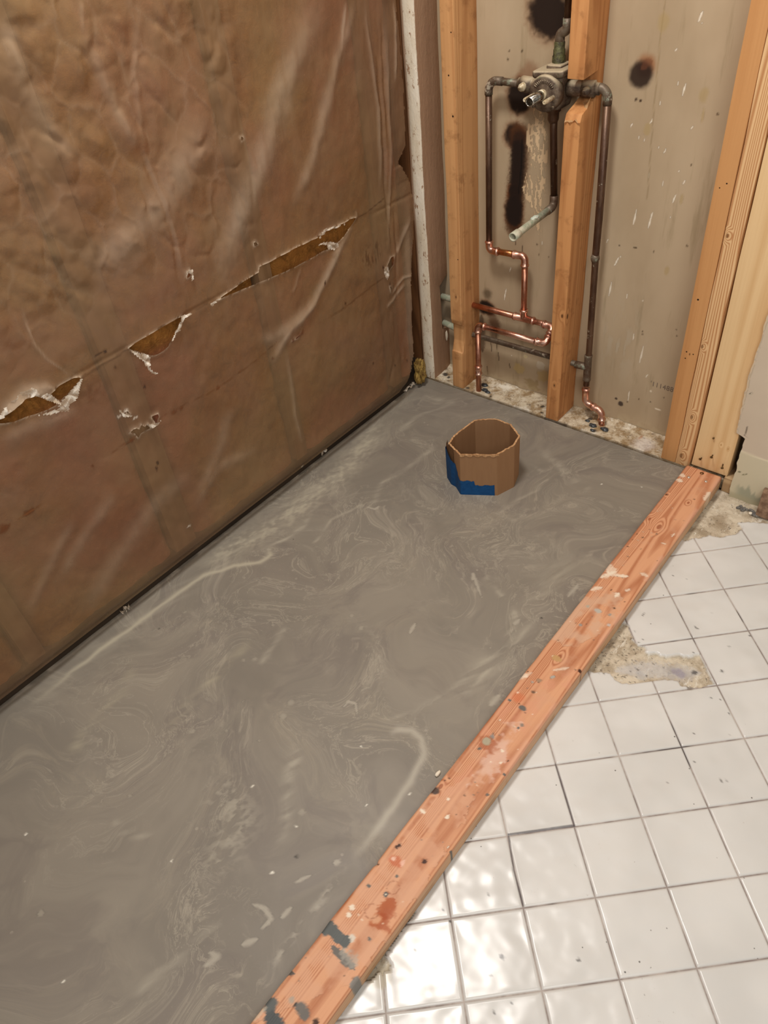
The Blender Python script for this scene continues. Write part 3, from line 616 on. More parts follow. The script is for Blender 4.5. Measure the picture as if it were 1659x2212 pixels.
Z = Z+np.where(Z > 0, (fbm(X*60, Y*12, 7)-.5)*.0012-sh, 0); Z = np.where((Z < CB+.0009), CB, Z)
X = X-(.010*sm(Y, -.075, -.03)*(X < W+.004)*(fbm(Y*80, Z*0, 2) > .45)*0)
X = X+.0025*np.exp(-((Y+1.245)/.004)**2)*(X < W+.006)
V = np.stack([X, Y, Z], 1); nA, nB = A_.shape; I = np.arange(nA*nB).reshape(nA, nB); F = np.stack([I[:-1, :-1], I[:-1, 1:], I[1:, 1:], I[1:, :-1]], -1).reshape(-1, 4)[:, ::-1]
curb = fastmesh('curb_board', V, F[:, ::-1], m_curb(), loc=(W+SD/2, -1.1, CB))
capv = [tuple(V[I[i, -1]]) for i in range(nA)]; mesh('end_grain', capv, [tuple(range(nA))], wood('curb_end', (190, 126, 84), (150, 88, 50), along='y', seed=3), curb, (0, 1.09, 0), False)
tag(curb, 'orange lumber board laid flat as the shower curb between cement and tile', 'curb')
def kmarks(co):
    m = Marks(co, 2, H1); G = (98, 98, 94); GL = (168, 164, 154); PK = (232, 196, 172); WH = (236, 222, 200); RU = (164, 74, 28); X, Y = m.X, m.Y
    # worn, washed-out and dusty zones
    n_ = fbm(X*45, Y*45, 61)
    def zone(pts, col, al, lo=.4, hi=.65): 
        q = [m.p(*a) for a in pts]; m.over(col, al*inpoly(X+m.n1*.02, Y+m.n1*.02, q)*sm(n_, lo, hi))
    zone([(1290, 1265), (1345, 1290), (1330, 1350), (1240, 1400), (1180, 1380), (1230, 1300)], (208, 170, 142), .7)
    zone([(1100, 1480), (1260, 1440), (1100, 1680), (960, 1720), (980, 1620)], (214, 150, 122), .35)
    zone([(900, 1740), (1080, 1640), (900, 1940), (770, 2120), (540, 2212), (700, 1990)], (214, 164, 132), .6, .35, .6)
    zone([(1080, 1560), (1130, 1560), (1060, 1700), (1010, 1700)], (222, 190, 172), .6)
    m.over((216, 166, 140), .5*sm(X, W+.075, W+SD-.003)*sm(fbm(X*60, Y*25, 71), .45, .62)*(Y > -1.0)); m.over((210, 170, 130), .75*(co[:, 2] < H1-.006)*(X > W+SD/2)); m.over((120, 84, 52), .25*(co[:, 2] < H1-.02)*(X > W+SD/2)*sm(fbm(X*60, Y*30, 73), .4, .6))
    # white scuffs
    for pts, w_, al in (([(1296, 1248), (1330, 1235)], .006, .8), ([(1330, 1243), (1358, 1245)], .004, .85), ([(1275, 1275), (1300, 1268)], .005, .7), ([(1328, 1290), (1338, 1280)], .004, .9), ([(1308, 1215), (1330, 1245)], .010, .6), ([(1350, 1277), (1362, 1272)], .003, .7), ([(1385, 1238), (1400, 1245)], .005, .6), ([(1460, 1035), (1475, 1040)], .006, .8), ([(1465, 1022), (1480, 1030)], .006, .7), ([(1520, 1080), (1535, 1062)], .005, .7), ([(1450, 1160), (1458, 1152)], .002, .8), ([(1428, 1172), (1440, 1176)], .002, .7), ([(1120, 1455), (1140, 1462)], .006, .6), ([(1195, 1448), (1230, 1442)], .003, .6), ([(1112, 1470), (1150, 1452)], .004, .4)):
        m.line(pts, w_, WH, al, .6, .9)
    # cement drips and dabs
    for (u, v, r, sx, sy, c) in ((1129, 1530, .0075, 1, .75, G), (1101, 1513, .0035, 1, 1, G), (1052, 1602, .008, .9, 1.1, (168, 160, 138)), (1063, 1592, .0045, 1, 1, (140, 136, 130)), (1036, 1617, .0035, 1, 1, G), (1150, 1473, .003, 1, 1, GL), (1192, 1463, .0035, 1, 1, GL), (1152, 1495, .004, 1, 1, (110, 84, 66)), (1128, 1566, .004, 1, 1, (140, 124, 110)), (1120, 1573, .003, 1, 1, G), (1085, 1622, .003, 1, 1.2, WH), (1089, 1673, .003, 1, 1, G), (1053, 1716, .003, 1, 1, G), (913, 1752, .005, 1.2, .8, WH), (966, 1765, .0045, .9, 1.1, WH), (968, 1726, .003, 1, 1, WH), (940, 1708, .01, .9, .9, (74, 60, 54)), (1082, 1648, .002, 1, 1, WH), (1060, 1646, .002, 1, 1, WH),
                                 (797, 1914, .0035, 1, 1, G), (833, 1932, .0045, 1, 1, (74, 78, 78)), (833, 1932, .002, 1, 1, WH), (760, 1960, .005, 1, .9, WH), (754, 1976, .0045, 1, 1, WH), (759, 2027, .007, .8, 1, (216, 206, 190)), (798, 2028, .003, 1, 1, G), (858, 1893, .003, 1, 1, G), (816, 1867, .0022, 1, 1, (84, 70, 60)), (1292, 1320, .007, 1.1, .8, (182, 178, 168)), (1270, 1310, .004, 1, 1, (176, 166, 150)), (1317, 1328, .004, .8, 1.2, (160, 150, 140)), (1254, 1350, .004, 1, 1, (150, 146, 140)), (1315, 1350, .004, 1, 1, (196, 182, 172)), (1203, 1423, .009, 1.2, .8, (190, 150, 100)), (1196, 1462, .0035, 1, 1, GL), (1165, 1470, .005, 1, 1, (160, 130, 104)), (975, 1840, .003, 1, 1, G), (968, 1830, .002, 1, 1, WH), (1080, 1555, .002, 1, 1, WH), (1150, 1543, .002, 1, 1, WH), (1118, 1497, .003, 1, 1, WH), (766, 2122, .007, .7, 1.4, (130, 128, 122))):
        m.blob(u, v, r, c, .95, .2, .35, sx, sy)
    m.line([(700, 2004), (712, 2000), (720, 2012), (732, 2026), (746, 2034)], .0085, (92, 96, 94), 1, .12, .25, False); m.blob(704, 2008, .009, (92, 96, 94), 1, .2, .4)
    m.line([(716, 2042), (735, 2062), (750, 2080), (768, 2094)], .007, (100, 100, 96), .95, .2, .8); m.line([(735, 2052), (760, 2075), (770, 2090)], .009, (178, 172, 160), .6, .5, 1)
    m.line([(612, 2105), (622, 2100), (638, 2104)], .004, (84, 82, 78), .95, .2); m.line([(586, 2168), (582, 2180)], .009, (92, 96, 94), 1, .15, .4, False); m.line([(636, 2166), (640, 2172)], .0035, (40, 30, 26), 1)
    m.line([(648, 2176), (658, 2190)], .008, (104, 104, 100), .95, .2, .3, False); m.line([(585, 2200), (598, 2214)], .010, (80, 84, 84), 1, .15, .4, False); m.blob(630, 2160, .005, (170, 160, 146), .8)
    m.line([(575, 2175), (545, 2205)], .004, (220, 204, 180), .6, .6, .8)
    # rusty resin and bare nail holes
    m.line([(850, 1940), (836, 1966), (828, 1985)], .013, RU, .75, .4, .7); m.blob(822, 1992, .016, RU, .75, .3, .9, 1, .8); m.blob(812, 1985, .007, (226, 184, 150), .7, .4, .9)
    m.blob(856, 1862, .012, (192, 96, 60), .65, .4, 1); m.blob(868, 1865, .005, (238, 196, 176), .8, .4, 1); m.blob(850, 1855, .004, (238, 206, 186), .8)
    m.blob(1052, 1606, .016, (150, 70, 36), .55, .3, .9, 1.3, .8); m.blob(1050, 1601, .008, (172, 164, 140), .95, .2, .4); m.blob(1120, 1507, .012, (206, 104, 60), .5, .6)
    for (u, v, r) in ((863, 1826, .0035), (857, 1830, .003), (917, 1861, .0045), (1122, 1520, .0016), (961, 1686, .0018), (1098, 1644, .0018), (1320, 1274, .0018), (1350, 1300, .0014), (1305, 1242, .0014), (1356, 1181, .002), (1440, 1068, .003), (1366, 1165, .0016), (1420, 1212, .0016), (1140, 1451, .0016), (1038, 1760, .0014), (682, 2208, .005), (1327, 1314, .0028), (1252, 1449, .004), (1037, 1758, .0014), (1500, 1078, .002), (1163, 1475, .0014)):
        m.blob(u, v, r, (52, 26, 18), .95, .3, .4)
    for (u, v, r) in ((849, 1917, .010), (803, 1968, .011)):
        x, y = m.p(u, v); d = np.abs(np.hypot(X-x, Y-y)-r); m.over((150, 90, 60), .6*(1-sm(d, .0004, .0013)))
    rk = np.random.default_rng(5)
    for _ in range(90):
        yy = rk.uniform(-1.7, -.1); xx = rk.uniform(W+.006, W+SD-.006); r = rk.uniform(.0008, .0022); c = [(120, 108, 98), (230, 206, 180), (90, 66, 50)][rk.integers(3)]
        m.over(c, .8*(1-sm(np.hypot(X-xx, Y-yy)/r+m.n2*.8, .7, 1.2)))
    return m.r
setmarks(curb, kmarks)
m_nail = plain('bright_nail_head', (226, 222, 214), .25, .8)
for u, v in ((1488, 1030.5), (1525, 1039.5)):
    q = on(u, v, 2, H1+.001); V, F = sweep([(q[0], q[1], H1-.004), (q[0], q[1], H1+.0006), (q[0], q[1], H1+.0016), (q[0], q[1], H1+.002)], [.0035, .0038, .0036, .002], 14)
    mesh('nail_head', V, F, m_nail, curb, (q[0]-(W+SD/2), q[1]+1.1, H1-CB))
q = on(1516, 1022.5, 2, H1); V, F = sweep([(q[0], q[1], H1-.004), (q[0], q[1], H1+.0004), (q[0], q[1], H1+.001), (q[0], q[1], H1+.0004), (q[0], q[1], H1-.0005)], [.004, .0048, .0042, .003, .0004], 14)
mesh('screw_head', V, F, m_scr, curb, (q[0]-(W+SD/2), q[1]+1.1, H1-CB))

# ================================================================== LEFT WALL: FRAMING, BATTS, PLASTIC SHEET
m_ls = wood('outer_stud_wood', (132, 104, 74), (104, 78, 50), rings=3, seed=51, rough=.85)
SY = [-1.766, -1.362, -.9575, -.5575, -.150]; labs = ['hidden', 'hidden', 'outer wall stud behind the plastic, nearest the camera', 'outer wall stud behind the plastic crossed by the long slit', 'outer wall stud behind the plastic close to the corner']
for i, yc in enumerate(SY):
    w_ = .020 if i != 2 else .030
    o = slab('outer_wall_stud', [(yc-w_, .063), (yc+w_, .063), (yc+w_, 2.4), (yc-w_, 2.4)], -.095, -.0045, m_ls, seed=60+i, loc=(-.05, yc, .078), wob=.002)
    tag(o, {0: 'greyish stud behind the plastic, far left beyond the first slit', 1: 'greyish stud behind the plastic at the left end of the upper tear line'}.get(i, labs[i]), 'stud')
o = slab('outer_sole_plate', [(-2.3, -.02), (.0, -.02), (.0, .062), (-2.3, .062)], -.095, -.026, wood('outer_plate_shadow_wood', (62, 50, 38), (40, 32, 24), along='y', rings=8, seed=66, rough=.9), wob=.0, bev=.003, loc=(-.05, -1.15, -.02)); tag(o, 'doubled bottom plate coloured dark as shadow behind the foot of the plastic sheet', 'sole plate')  # plate wood darkened to give the shadow band below the sheet
def m_batt():
    t = NT('fiberglass_batt'); P = t.map()
    c = t.mix(t.rng(t.noise(P, 3.0, 3, .5), .40, .62), lin((142, 96, 46)), lin((156, 116, 50)))
    c = t.mix(t.math('MULTIPLY', t.rng(t.noise(P, 26, 6, .75, .8), .45, .68), .55), c, lin((70, 44, 14)))
    c = t.mix(t.math('MULTIPLY', t.rng(t.noise(P, 70, 5, .75, 1.2), .55, .72), .6), c, lin((180, 138, 72))); c = t.marks(c)
    return t.fin(c, .95, t.bump(t.noise(P, 60, 6, .75, 1), .9, .006), spec=.1)
mb = m_batt()
bays = [(-2.15, SY[0]-.021), (SY[0]+.021, SY[1]-.021), (SY[1]+.021, SY[2]-.031), (SY[2]+.031, SY[3]-.021), (SY[3]+.021, SY[4]-.021), (SY[4]+.021, -.062)]
bl_ = ['batt behind the plastic far left, outside the slits', 'batt behind the plastic left of the widest stud band', 'pink-brown insulation batt showing through the leftmost tear of the plastic', 'tan insulation batt showing through the half-moon tear', 'golden insulation batt showing through the long slit', 'narrow insulation strip at the corner beside the white painted stud']
for i, (ya, yb) in enumerate(bays):
    V, F = grid(np.linspace(ya, yb, max(6, int((yb-ya)/.007))), np.concatenate([np.arange(.064, 1.3, .009), np.arange(1.32, 2.4, .05)]),
                lambda Y, Z_: np.stack([-.0095+(fbm(Y*22, Z_*22, 5)-.5)*.011+(fbm(Y*90, Z_*60, 6)-.5)*.006-.03*np.exp(-np.minimum(Y-ya, yb-Y)/.008), Y, Z_], 1))
    V[:, 0] = np.minimum(V[:, 0], -.0035)
    o = fastmesh('insulation_batt', V, F, mb, loc=(-.02, (ya+yb)/2, .08)); tag(o, bl_[i], 'insulation', 'fibreglass batts behind the plastic sheet')
    setmarks(o, lambda co: np.stack([co[:, 1]*0+.62, co[:, 1]*0+.40, co[:, 1]*0+.31, .85*(.25+.75*sm(fbm(co[:, 1]*4.2, co[:, 2]*3.6, 12), .42, .58))*(1-np.exp(-((co[:, 2]-.578)/.042)**4))], 1))

# the polyethylene sheet
def L(P_): return [tuple(on(u, v, 0, .004)[1:]) for u, v in P_]
def z5(P_): return L([(a/1.843, b/1.843) for a, b in P_])                    # points read off enlarged crops
def z6(P_): return L([(440+a/3.606, 440+b/3.606) for a, b in P_])
def zt_(P_): return L([(a/3.95, 640+b/3.95) for a, b in P_])
tears = {'t1': zt_([(-60, 1085), (-40, 1040), (0, 1030), (100, 950), (200, 865), (290, 842), (345, 862), (400, 885), (445, 890), (475, 905), (470, 925), (380, 970), (300, 1000), (200, 1025), (100, 1062), (0, 1080)]),
         't1b': zt_([(420, 832), (500, 765), (600, 712), (640, 695), (688, 692), (660, 730), (600, 792), (545, 850), (515, 882), (480, 875)]),
         't2': zt_([(1090, 440), (1150, 395), (1250, 338), (1400, 245), (1500, 190), (1550, 172), (1530, 230), (1505, 280), (1480, 325), (1445, 372), (1425, 420), (1390, 455), (1340, 490), (1300, 502), (1240, 495), (1180, 470), (1110, 452)]),
         't3': z6([(110, 745), (165, 705), (300, 612), (430, 535), (436, 492), (530, 448), (620, 395), (700, 348), (800, 300), (880, 265), (920, 225), (1000, 190), (1100, 150), (1145, 118), (1188, 110), (1150, 175), (1110, 225), (1060, 290), (1035, 310), (1000, 350), (940, 365), (850, 415), (760, 460), (640, 525), (500, 585), (350, 645), (200, 702)]),
         't4': zt_([(1112, 1165), (1135, 1135), (1165, 1125), (1185, 1140), (1200, 1095), (1235, 1115), (1255, 1085), (1290, 1105), (1330, 1080), (1290, 1030), (1350, 1005), (1360, 1030), (1340, 1075), (1300, 1115), (1240, 1145), (1195, 1168), (1180, 1210), (1150, 1170)]),
         't5': zt_([(1075, 975), (1095, 985), (1108, 1005), (1080, 998)]), 't6': z6([(388, 305), (410, 300), (425, 320), (400, 335)]), 't7': z5([(955, 548), (965, 543), (972, 553), (962, 562)]), 't8': z5([(738, 1085), (752, 1072), (758, 1095), (742, 1108)]),
         't9': z6([(1448, 420), (1475, 405), (1470, 470), (1440, 520), (1420, 560), (1425, 490)]), 't10': z6([(1446, 640), (1462, 650), (1456, 690)]), 't11': z6([(690, 1070), (740, 1030), (760, 1010), (735, 1045)])}
d_ = .0032
yv = np.concatenate([np.arange(-2.15, -1.62, .02), np.arange(-1.62, -.0045, d_), [-.0045]]); zv = np.concatenate([np.arange(.030, 1.22, d_), np.arange(1.24, 2.4, .03)])
Y, Z = np.meshgrid(yv, zv, indexing='ij'); Y = Y.ravel(); Z = Z.ravel()
# ridges: (points, half width, height m, haze: milky plastic plus highlight painted into colour)
RG = [(z5([(1290, -20), (1130, 350), (1040, 650), (960, 850), (870, 1140)]), .020, .010, .55), (z5([(1425, -20), (1340, 250), (1250, 620), (1160, 850)]), .010, .006, .35), (z5([(1375, 0), (1352, 240)]), .004, .002, .5),
      (z5([(860, 470), (700, 700), (640, 830), (450, 1010), (330, 1050)]), .022, .008, .35), (z5([(20, 150), (130, 400), (210, 540), (300, 640)]), .012, .005, .22), (z5([(0, 60), (80, 260), (110, 330)]), .008, .004, .3),
      (z6([(1185, 130), (1100, 280), (960, 560), (860, 780), (770, 900), (680, 980), (620, 1090), (520, 1280)]), .0075, .008, .6), (z6([(1190, 60), (1200, 120)]), .003, .003, .3), (z6([(760, 480), (720, 640), (690, 700)]), .004, .002, .25),
      (z6([(900, 700), (820, 830), (700, 930), (560, 1050), (400, 1060)]), .010, .005, .35), (z5([(1500, 0), (1510, 300), (1530, 700), (1560, 1000)]), .004, -.006, 0), (z5([(1455, 0), (1500, 420), (1515, 760)]), .0045, .005, .35), (z5([(1570, 0), (1568, 330)]), .003, .005, .5),
      (z5([(1535, 100), (1548, 500), (1552, 760), (1545, 1000)]), .004, .005, .25), (z5([(1520, 60), (1540, 560)]), .003, -.005, 0), (z5([(540, 540), (640, 800), (690, 960), (720, 1160)]), .005, -.005, .0), (z5([(555, 560), (655, 810), (740, 1120)]), .005, .003, .25),
      (z5([(330, 130), (400, 300), (470, 440), (540, 600)]), .007, .004, .25), (z5([(560, 0), (540, 300), (575, 600)]), .006, .003, .15), (z5([(320, 0), (330, 140)]), .004, .003, .2), (z5([(860, 0), (860, 200), (830, 270)]), .006, -.005, 0), (z5([(930, 360), (1000, 700), (1010, 860)]), .006, -.003, 0),
      (L([(40, 660), (70, 740), (100, 775), (155, 815)]), .0022, .002, .35), (L([(175, 880), (120, 905), (60, 925), (0, 960)]), .012, .006, .3), (L([(440, 1000), (340, 1080), (240, 1230), (180, 1330)]), .016, .004, .25), (L([(500, 880), (480, 960), (420, 1080)]), .012, .004, .25),
      (L([(560, 970), (470, 1010), (420, 1100)]), .010, .004, .25), (L([(620, 760), (640, 900), (655, 960)]), .005, .004, .25), (L([(855, 640), (860, 760), (840, 830)]), .006, -.006, 0), (L([(875, 610), (850, 650), (835, 665)]), .005, .004, .5), (L([(880, 470), (865, 520), (850, 560)]), .006, .004, .4),
      (L([(-10, 895), (30, 880), (55, 850), (90, 845), (120, 862)]), .010, .010, .8), (L([(60, 840), (100, 835), (125, 845)]), .004, .003, .6), (L([(850, 430), (856, 560), (862, 700), (872, 800)]), .004, -.006, 0), (L([(876, 425), (880, 560), (884, 700), (892, 790)]), .009, .009, .25), (L([(845, 640), (870, 600), (888, 590)]), .004, .004, .5), (L([(806, 0), (822, 200), (832, 400)]), .004, -.006, 0), (L([(120, 1270), (190, 1150), (250, 1060)]), .010, .003, .25), (L([(60, 1330), (120, 1200), (160, 1120)]), .008, .003, .2)]
H = np.zeros(Y.shape); HZ = np.zeros(Y.shape)
for pts, w_, h_, hz in RG:
    dd, tt = segdist(Y+.006*(fbm(Y*30, Z*30, 2)-.5), Z, pts); e = np.clip(4*tt*(1-tt)*1.6, 0, 1); w_ = w_*(1.5 if w_ > .006 else 1.1); hz = hz*.75; gsn = np.exp(-(dd/w_)**2)*e
    H += gsn*h_*.6; HZ = np.maximum(HZ, gsn*hz*(.6+.6*fbm(Y*60, Z*14, 5)))
# taut pleats hanging from the corner and fine crazing in the upper left
pl = np.sin((Y*55+Z*10)+4*fbm(Y*5, Z*3, 8)); H += .0022*pl*sm(Y, -.7, -.1)*sm(Z, .55, .9)
def cells(X_, Y_, s):
    """domed irregular cells: nearest and second nearest scattered points"""
    ix = np.floor(X_); iy = np.floor(Y_); d1 = np.full(X_.shape, 9.); d2 = np.full(X_.shape, 9.)
    for a_ in (-1, 0, 1):
        for b_ in (-1, 0, 1):
            px = ix+a_+_h(ix+a_, iy+b_, s); py = iy+b_+_h(ix+a_, iy+b_, s+9); d = np.hypot(X_-px, Y_-py)
            d2 = np.where(d < d1, d1, np.minimum(d2, d)); d1 = np.minimum(d1, d)
    return d1, d2-d1
q5 = sm(Z, .60, .78)*sm(Y, -.45, -.62); sk = Y*.25
c1, e1 = cells(Y*15+.9*fbm(Y*12, Z*12, 4)+Z*3, Z*11+.9*fbm(Y*14, Z*10, 5), 33); c2, e2 = cells(Y*31+Z*7+fbm(Y*30, Z*20, 7), Z*22+fbm(Y*20, Z*20, 8), 51)
w2 = sm(fbm(Y*6, Z*6, 3), .42, .62)
H += q5*((.5-c1)*.010*sm(e1, 0, .25)+(.5-c2)*.0050*w2)+(fbm(Y*9, Z*7, 15)-.5)*.014+(fbm(Y*30+Z*8, Z*22, 16)-.5)*.0022
HZ = np.maximum(HZ, q5*np.exp(-e1/.05)*.10)
# horizontal seams where the tub surround was
s1 = np.exp(-((Z-.583-.004*np.sin(Y*6))/.004)**2); H -= s1*.002; 
sc2 = np.exp(-((Z-.392-.003*np.sin(Y*5))/.003)**2)
X = .004+np.maximum(H, -.0035)
# foot of the sheet tucks back under
X = np.where(Z < .075, X*sm(Z, .03, .075)+.0004-.010*(1-sm(Z, .030, .06)), X); X = X+.010*np.exp(-((Z-.075)/.03)**2)*sm(Y, -1.7, -.4)*.5
# corner roll
cr = sm(Y, -.13, -.05); X = X+cr*(.004*(Z < .66)+.001)*sm(Z, .03, .12)+cr*.003*np.sin(Z*26)*(Z < .62)*sm(Z, .03, .1)
X = np.where(Z < .062, X, np.maximum(X, .0006))
# cut the corner edge to its ragged line
er = np.interp(Z, [0, .0274, .0875, .1334, .2654, .3589, .4193, .4648, .5449, .602, .62, .66, .668, .70, .86, 2.4], [-.15, -.137, -.098, -.084, -.080, -.079, -.064, -.048, -.043, -.046, -.052, -.075, -.085, -.052, -.048, -.045])+(fbm(Z*60, Z*0, 5)-.5)*.006; gone = Y > er
inside = np.zeros(Y.shape, bool); Ys, Zs = Y.copy(), Z.copy()
for nm, P_ in tears.items():
    box = (np.abs(Y-np.mean([p[0] for p in P_])) < .5) & (np.abs(Z-np.mean([p[1] for p in P_])) < .2)
    ii = np.where(box)[0]; ins = inpoly(Y[ii], Z[ii], P_); dd, _ = segdist(Y[ii], Z[ii], P_+[P_[0]])
    near = dd < d_*.75
    for k in ii[near]:
        bd = 1e9
        for a_ in range(len(P_)):
            (ax, ay), (bx, by) = P_[a_], P_[(a_+1) % len(P_)]; dx, dy = bx-ax, by-ay; t_ = max(0, min(1, ((Y[k]-ax)*dx+(Z[k]-ay)*dy)/(dx*dx+dy*dy+1e-12))); px, py = ax+t_*dx, ay+t_*dy; d2 = math.hypot(Y[k]-px, Z[k]-py)
            if d2 < bd: bd = d2; best = (px, py)
        Ys[k], Zs[k] = best
    inside[ii] |= ins & ~near
    lip = np.exp(-dd/.005); X[ii] += lip*.003*(.4+fbm(Y[ii]*80, Z[ii]*80, 3)); HZ[ii] = np.maximum(HZ[ii], np.exp(-dd/.0022)*.9*(fbm(Y[ii]*150, Z[ii]*150, 6) > .35))
VF = np.stack([X, Ys, Zs], 1); ny, nz = len(yv), len(zv); I = np.arange(ny*nz).reshape(ny, nz); FF = np.stack([I[:-1, :-1], I[1:, :-1], I[1:, 1:], I[:-1, 1:]], -1).reshape(-1, 4)
bad = inside | gone; cy = Y[FF].mean(1); cz_ = Z[FF].mean(1); allin = np.zeros(len(FF), bool)
for P_ in tears.values(): allin |= inpoly(cy, cz_, P_) & (np.abs(cz_-np.mean([p[1] for p in P_])) < .25)
FF = FF[~(bad[FF].any(1) | allin)]
used = np.unique(FF); rm = np.full(len(VF), -1); rm[used] = np.arange(len(used)); FF = rm[FF]; VF = VF[used]; HZu = HZ[used]
def m_film():
    t = NT('polyethylene_sheet'); P = t.map(); hz = t.attr('haze'); sp = t.n.new('ShaderNodeSeparateColor'); t.l.new(hz.outputs['Color'], sp.inputs[0])
    col = t.mix(t.rng(t.noise(P, 3, 4, .6), .3, .7), lin((150, 116, 90)), lin((158, 130, 94))); col = t.mix(sp.outputs[0], col, lin((222, 204, 180))); col = t.marks(col)
    mk = t.attr('marks')
    t.put(col, t.b.inputs['Base Color']); t.b.inputs['Specular IOR Level'].default_value = .5
    t.put(t.rng(t.noise(P, 12, 4), .3, .7, .17, .34), t.b.inputs['Roughness'])
    streak = t.noise(t.map(scale=(1, 1, .25), rot=(-.5, 0, 0)), 45, 4, .6)
    nb = t.bump(streak, .35, .004, t.bump(t.noise(P, 110, 5, .7), .22, .0015)); t.l.new(nb, t.b.inputs['Normal'])
    tr = t.n.new('ShaderNodeBsdfTransparent'); tr.inputs[0].default_value = (.95, .86, .78, 1); mx = t.n.new('ShaderNodeMixShader')
    al = t.math('ADD', t.rng(t.noise(P, 5, 4, .6), .3, .7, .42, .58), t.math('MULTIPLY', sp.outputs[0], .4)); al = t.math('MAXIMUM', al, mk.outputs['Alpha'])
    cl = t.n.new('ShaderNodeClamp'); t.l.new(al, cl.inputs[0]); t.l.new(cl.outputs[0], mx.inputs[0]); t.l.new(tr.outputs[0], mx.inputs[1]); t.l.new(t.b.outputs[0], mx.inputs[2]); t.l.new(mx.outputs[0], t.out.inputs[0]); return t.m
mf = m_film(); film = fastmesh('vapor_barrier', VF, FF, mf, loc=(.004, -1.0, .004)); tag(film, 'torn clear plastic vapor barrier sheet hanging over the insulated left wall', 'plastic sheet')
a = film.data.color_attributes.new('haze', 'FLOAT_COLOR', 'POINT'); hc = np.zeros((len(VF), 4), np.float32); hc[:, 0] = np.clip(HZu, 0, 1); hc[:, 3] = 1; a.data.foreach_set('color', hc.ravel())
def fmarks(co):
    m = Marks(co, 0, .004); RU = (104, 54, 20)
    for (u, v, r, sx, sy) in ((8, 1142, .008, 1.6, 1), (62, 1106, .007, 1.8, .8), (470, 838, .006, 1, 1.2), (378, 890, .006, 1.5, .8), (393, 882, .005, 1, 1), (518, 802, .0025, 2, 1), (650, 722, .009, 1.8, .8), (634, 735, .005, 1, 1.3), (590, 775, .004, 1.2, 1), (285, 953, .006, 2, .7), (202, 1008, .003, 1, 1.2)): m.blob(u, v, r, RU, .85, .4, .9, sx, sy)
    m.line([(-10, 1155), (60, 1108), (100, 1080)], .0012, (150, 96, 50), .6); m.line([(245, 980), (300, 935), (380, 885), (470, 838), (530, 795), (600, 740)], .0011, (120, 80, 48), .6, .5, .8, False); m.line([(680, 705), (750, 660), (800, 620), (830, 600)], .002, (96, 64, 42), .6, .5, .5)
    m.line([(178, 815), (230, 785), (275, 755)], .0018, (84, 60, 40), .7, .5, .6, False); m.line([(770, 475), (800, 455), (828, 430)], .0014, (84, 60, 44), .8, .5, .3, False); m.line([(412, 678), (450, 655)], .0015, (96, 72, 50), .6)
    X, Y = m.X, m.Y; x, y = m.p(805, 550); n_ = fbm(X*260, Y*60, 3); m.over((64, 44, 32), .7*sm(n_, .52, .62)*np.exp(-(((X-x)/.045)**2+((Y-y)/.03)**2)**2))
    x, y = m.p(195, 845); m.over((80, 52, 34), .5*sm(fbm(X*90, Y*90, 7), .45, .6)*np.exp(-(((X-x)/.03)**2+((Y-y)/.02)**2)))
    for (u, v) in ((228, 762), (248, 792), (313, 835), (337, 1012), (828, 578), (842, 612), (553, 528), (880, 780), (855, 790), (808, 785), (340, 1000), (700, 610), (745, 655)): m.blob(u, v, .004, (46, 28, 20), .85, .4, .9, .7, 1.3)
    m.line([(205, 770), (228, 756), (236, 768)], .0012, (46, 26, 20), .9)
    for (u, v) in ((408, 1136), (275, 1320), (282, 1308), (252, 1345), (205, 1380), (260, 900), (272, 888), (292, 902), (660, 1010)): m.blob(u, v, .005, (226, 214, 196), .8, .4, 1, 1.2, .8)
    return m.r
setmarks(film, fmarks)
# curled flaps and bunched torn lips, parts of the sheet
def m_flapmat():
    t = NT('torn_plastic_lip'); P = t.map(); t.put(t.mix(t.rng(t.noise(P, 90, 4, .7), .35, .65), lin((206, 184, 156)), lin((244, 236, 222))), t.b.inputs['Base Color']); t.b.inputs['Roughness'].default_value = .28
    t.l.new(t.bump(t.noise(P, 160, 4, .7), .6, .003), t.b.inputs['Normal']); tr = t.n.new('ShaderNodeBsdfTransparent'); mx = t.n.new('ShaderNodeMixShader')
    t.l.new(t.rng(t.noise(P, 70, 4, .7), .3, .7, .35, .95), mx.inputs[0]); t.l.new(tr.outputs[0], mx.inputs[1]); t.l.new(t.b.outputs[0], mx.inputs[2]); t.l.new(mx.outputs[0], t.out.inputs[0]); return t.m
mfl = m_flapmat()
def flap(name, poly, x=.012, amp=.006, label=None, step=.0026, mat=None, curl=0, seed=0):
    P_ = poly; ys_ = [p[0] for p in P_]; zs_ = [p[1] for p in P_]; n1 = max(4, int((max(ys_)-min(ys_))/step)); n2 = max(4, int((max(zs_)-min(zs_))/step))
    V, F = grid(np.linspace(min(ys_), max(ys_), n1), np.linspace(min(zs_), max(zs_), n2), lambda a_, b_: np.stack([x+amp*(fbm(a_*120, b_*120, seed, 3)-.5)*2+curl*np.sin(a_*200+b_*130), a_, b_], 1))
    c = V[F].mean(1); k = inpoly(c[:, 1], c[:, 2], P_); F = F[k]
    if len(F) == 0: return
    used = np.unique(F); rm = np.full(len(V), -1); rm[used] = np.arange(len(used)); F = rm[F]; V = V[used]
    return fastmeshp(name, V, F, mat or mfl, film, label)
def fastmeshp(name, V, F, mat, parent, label=None):
    c = V.mean(0); o = fastmesh(name, V, F, mat, loc=tuple(c-np.array(rootloc(parent))), parent=parent)
    if label: o['label'] = label
    return o
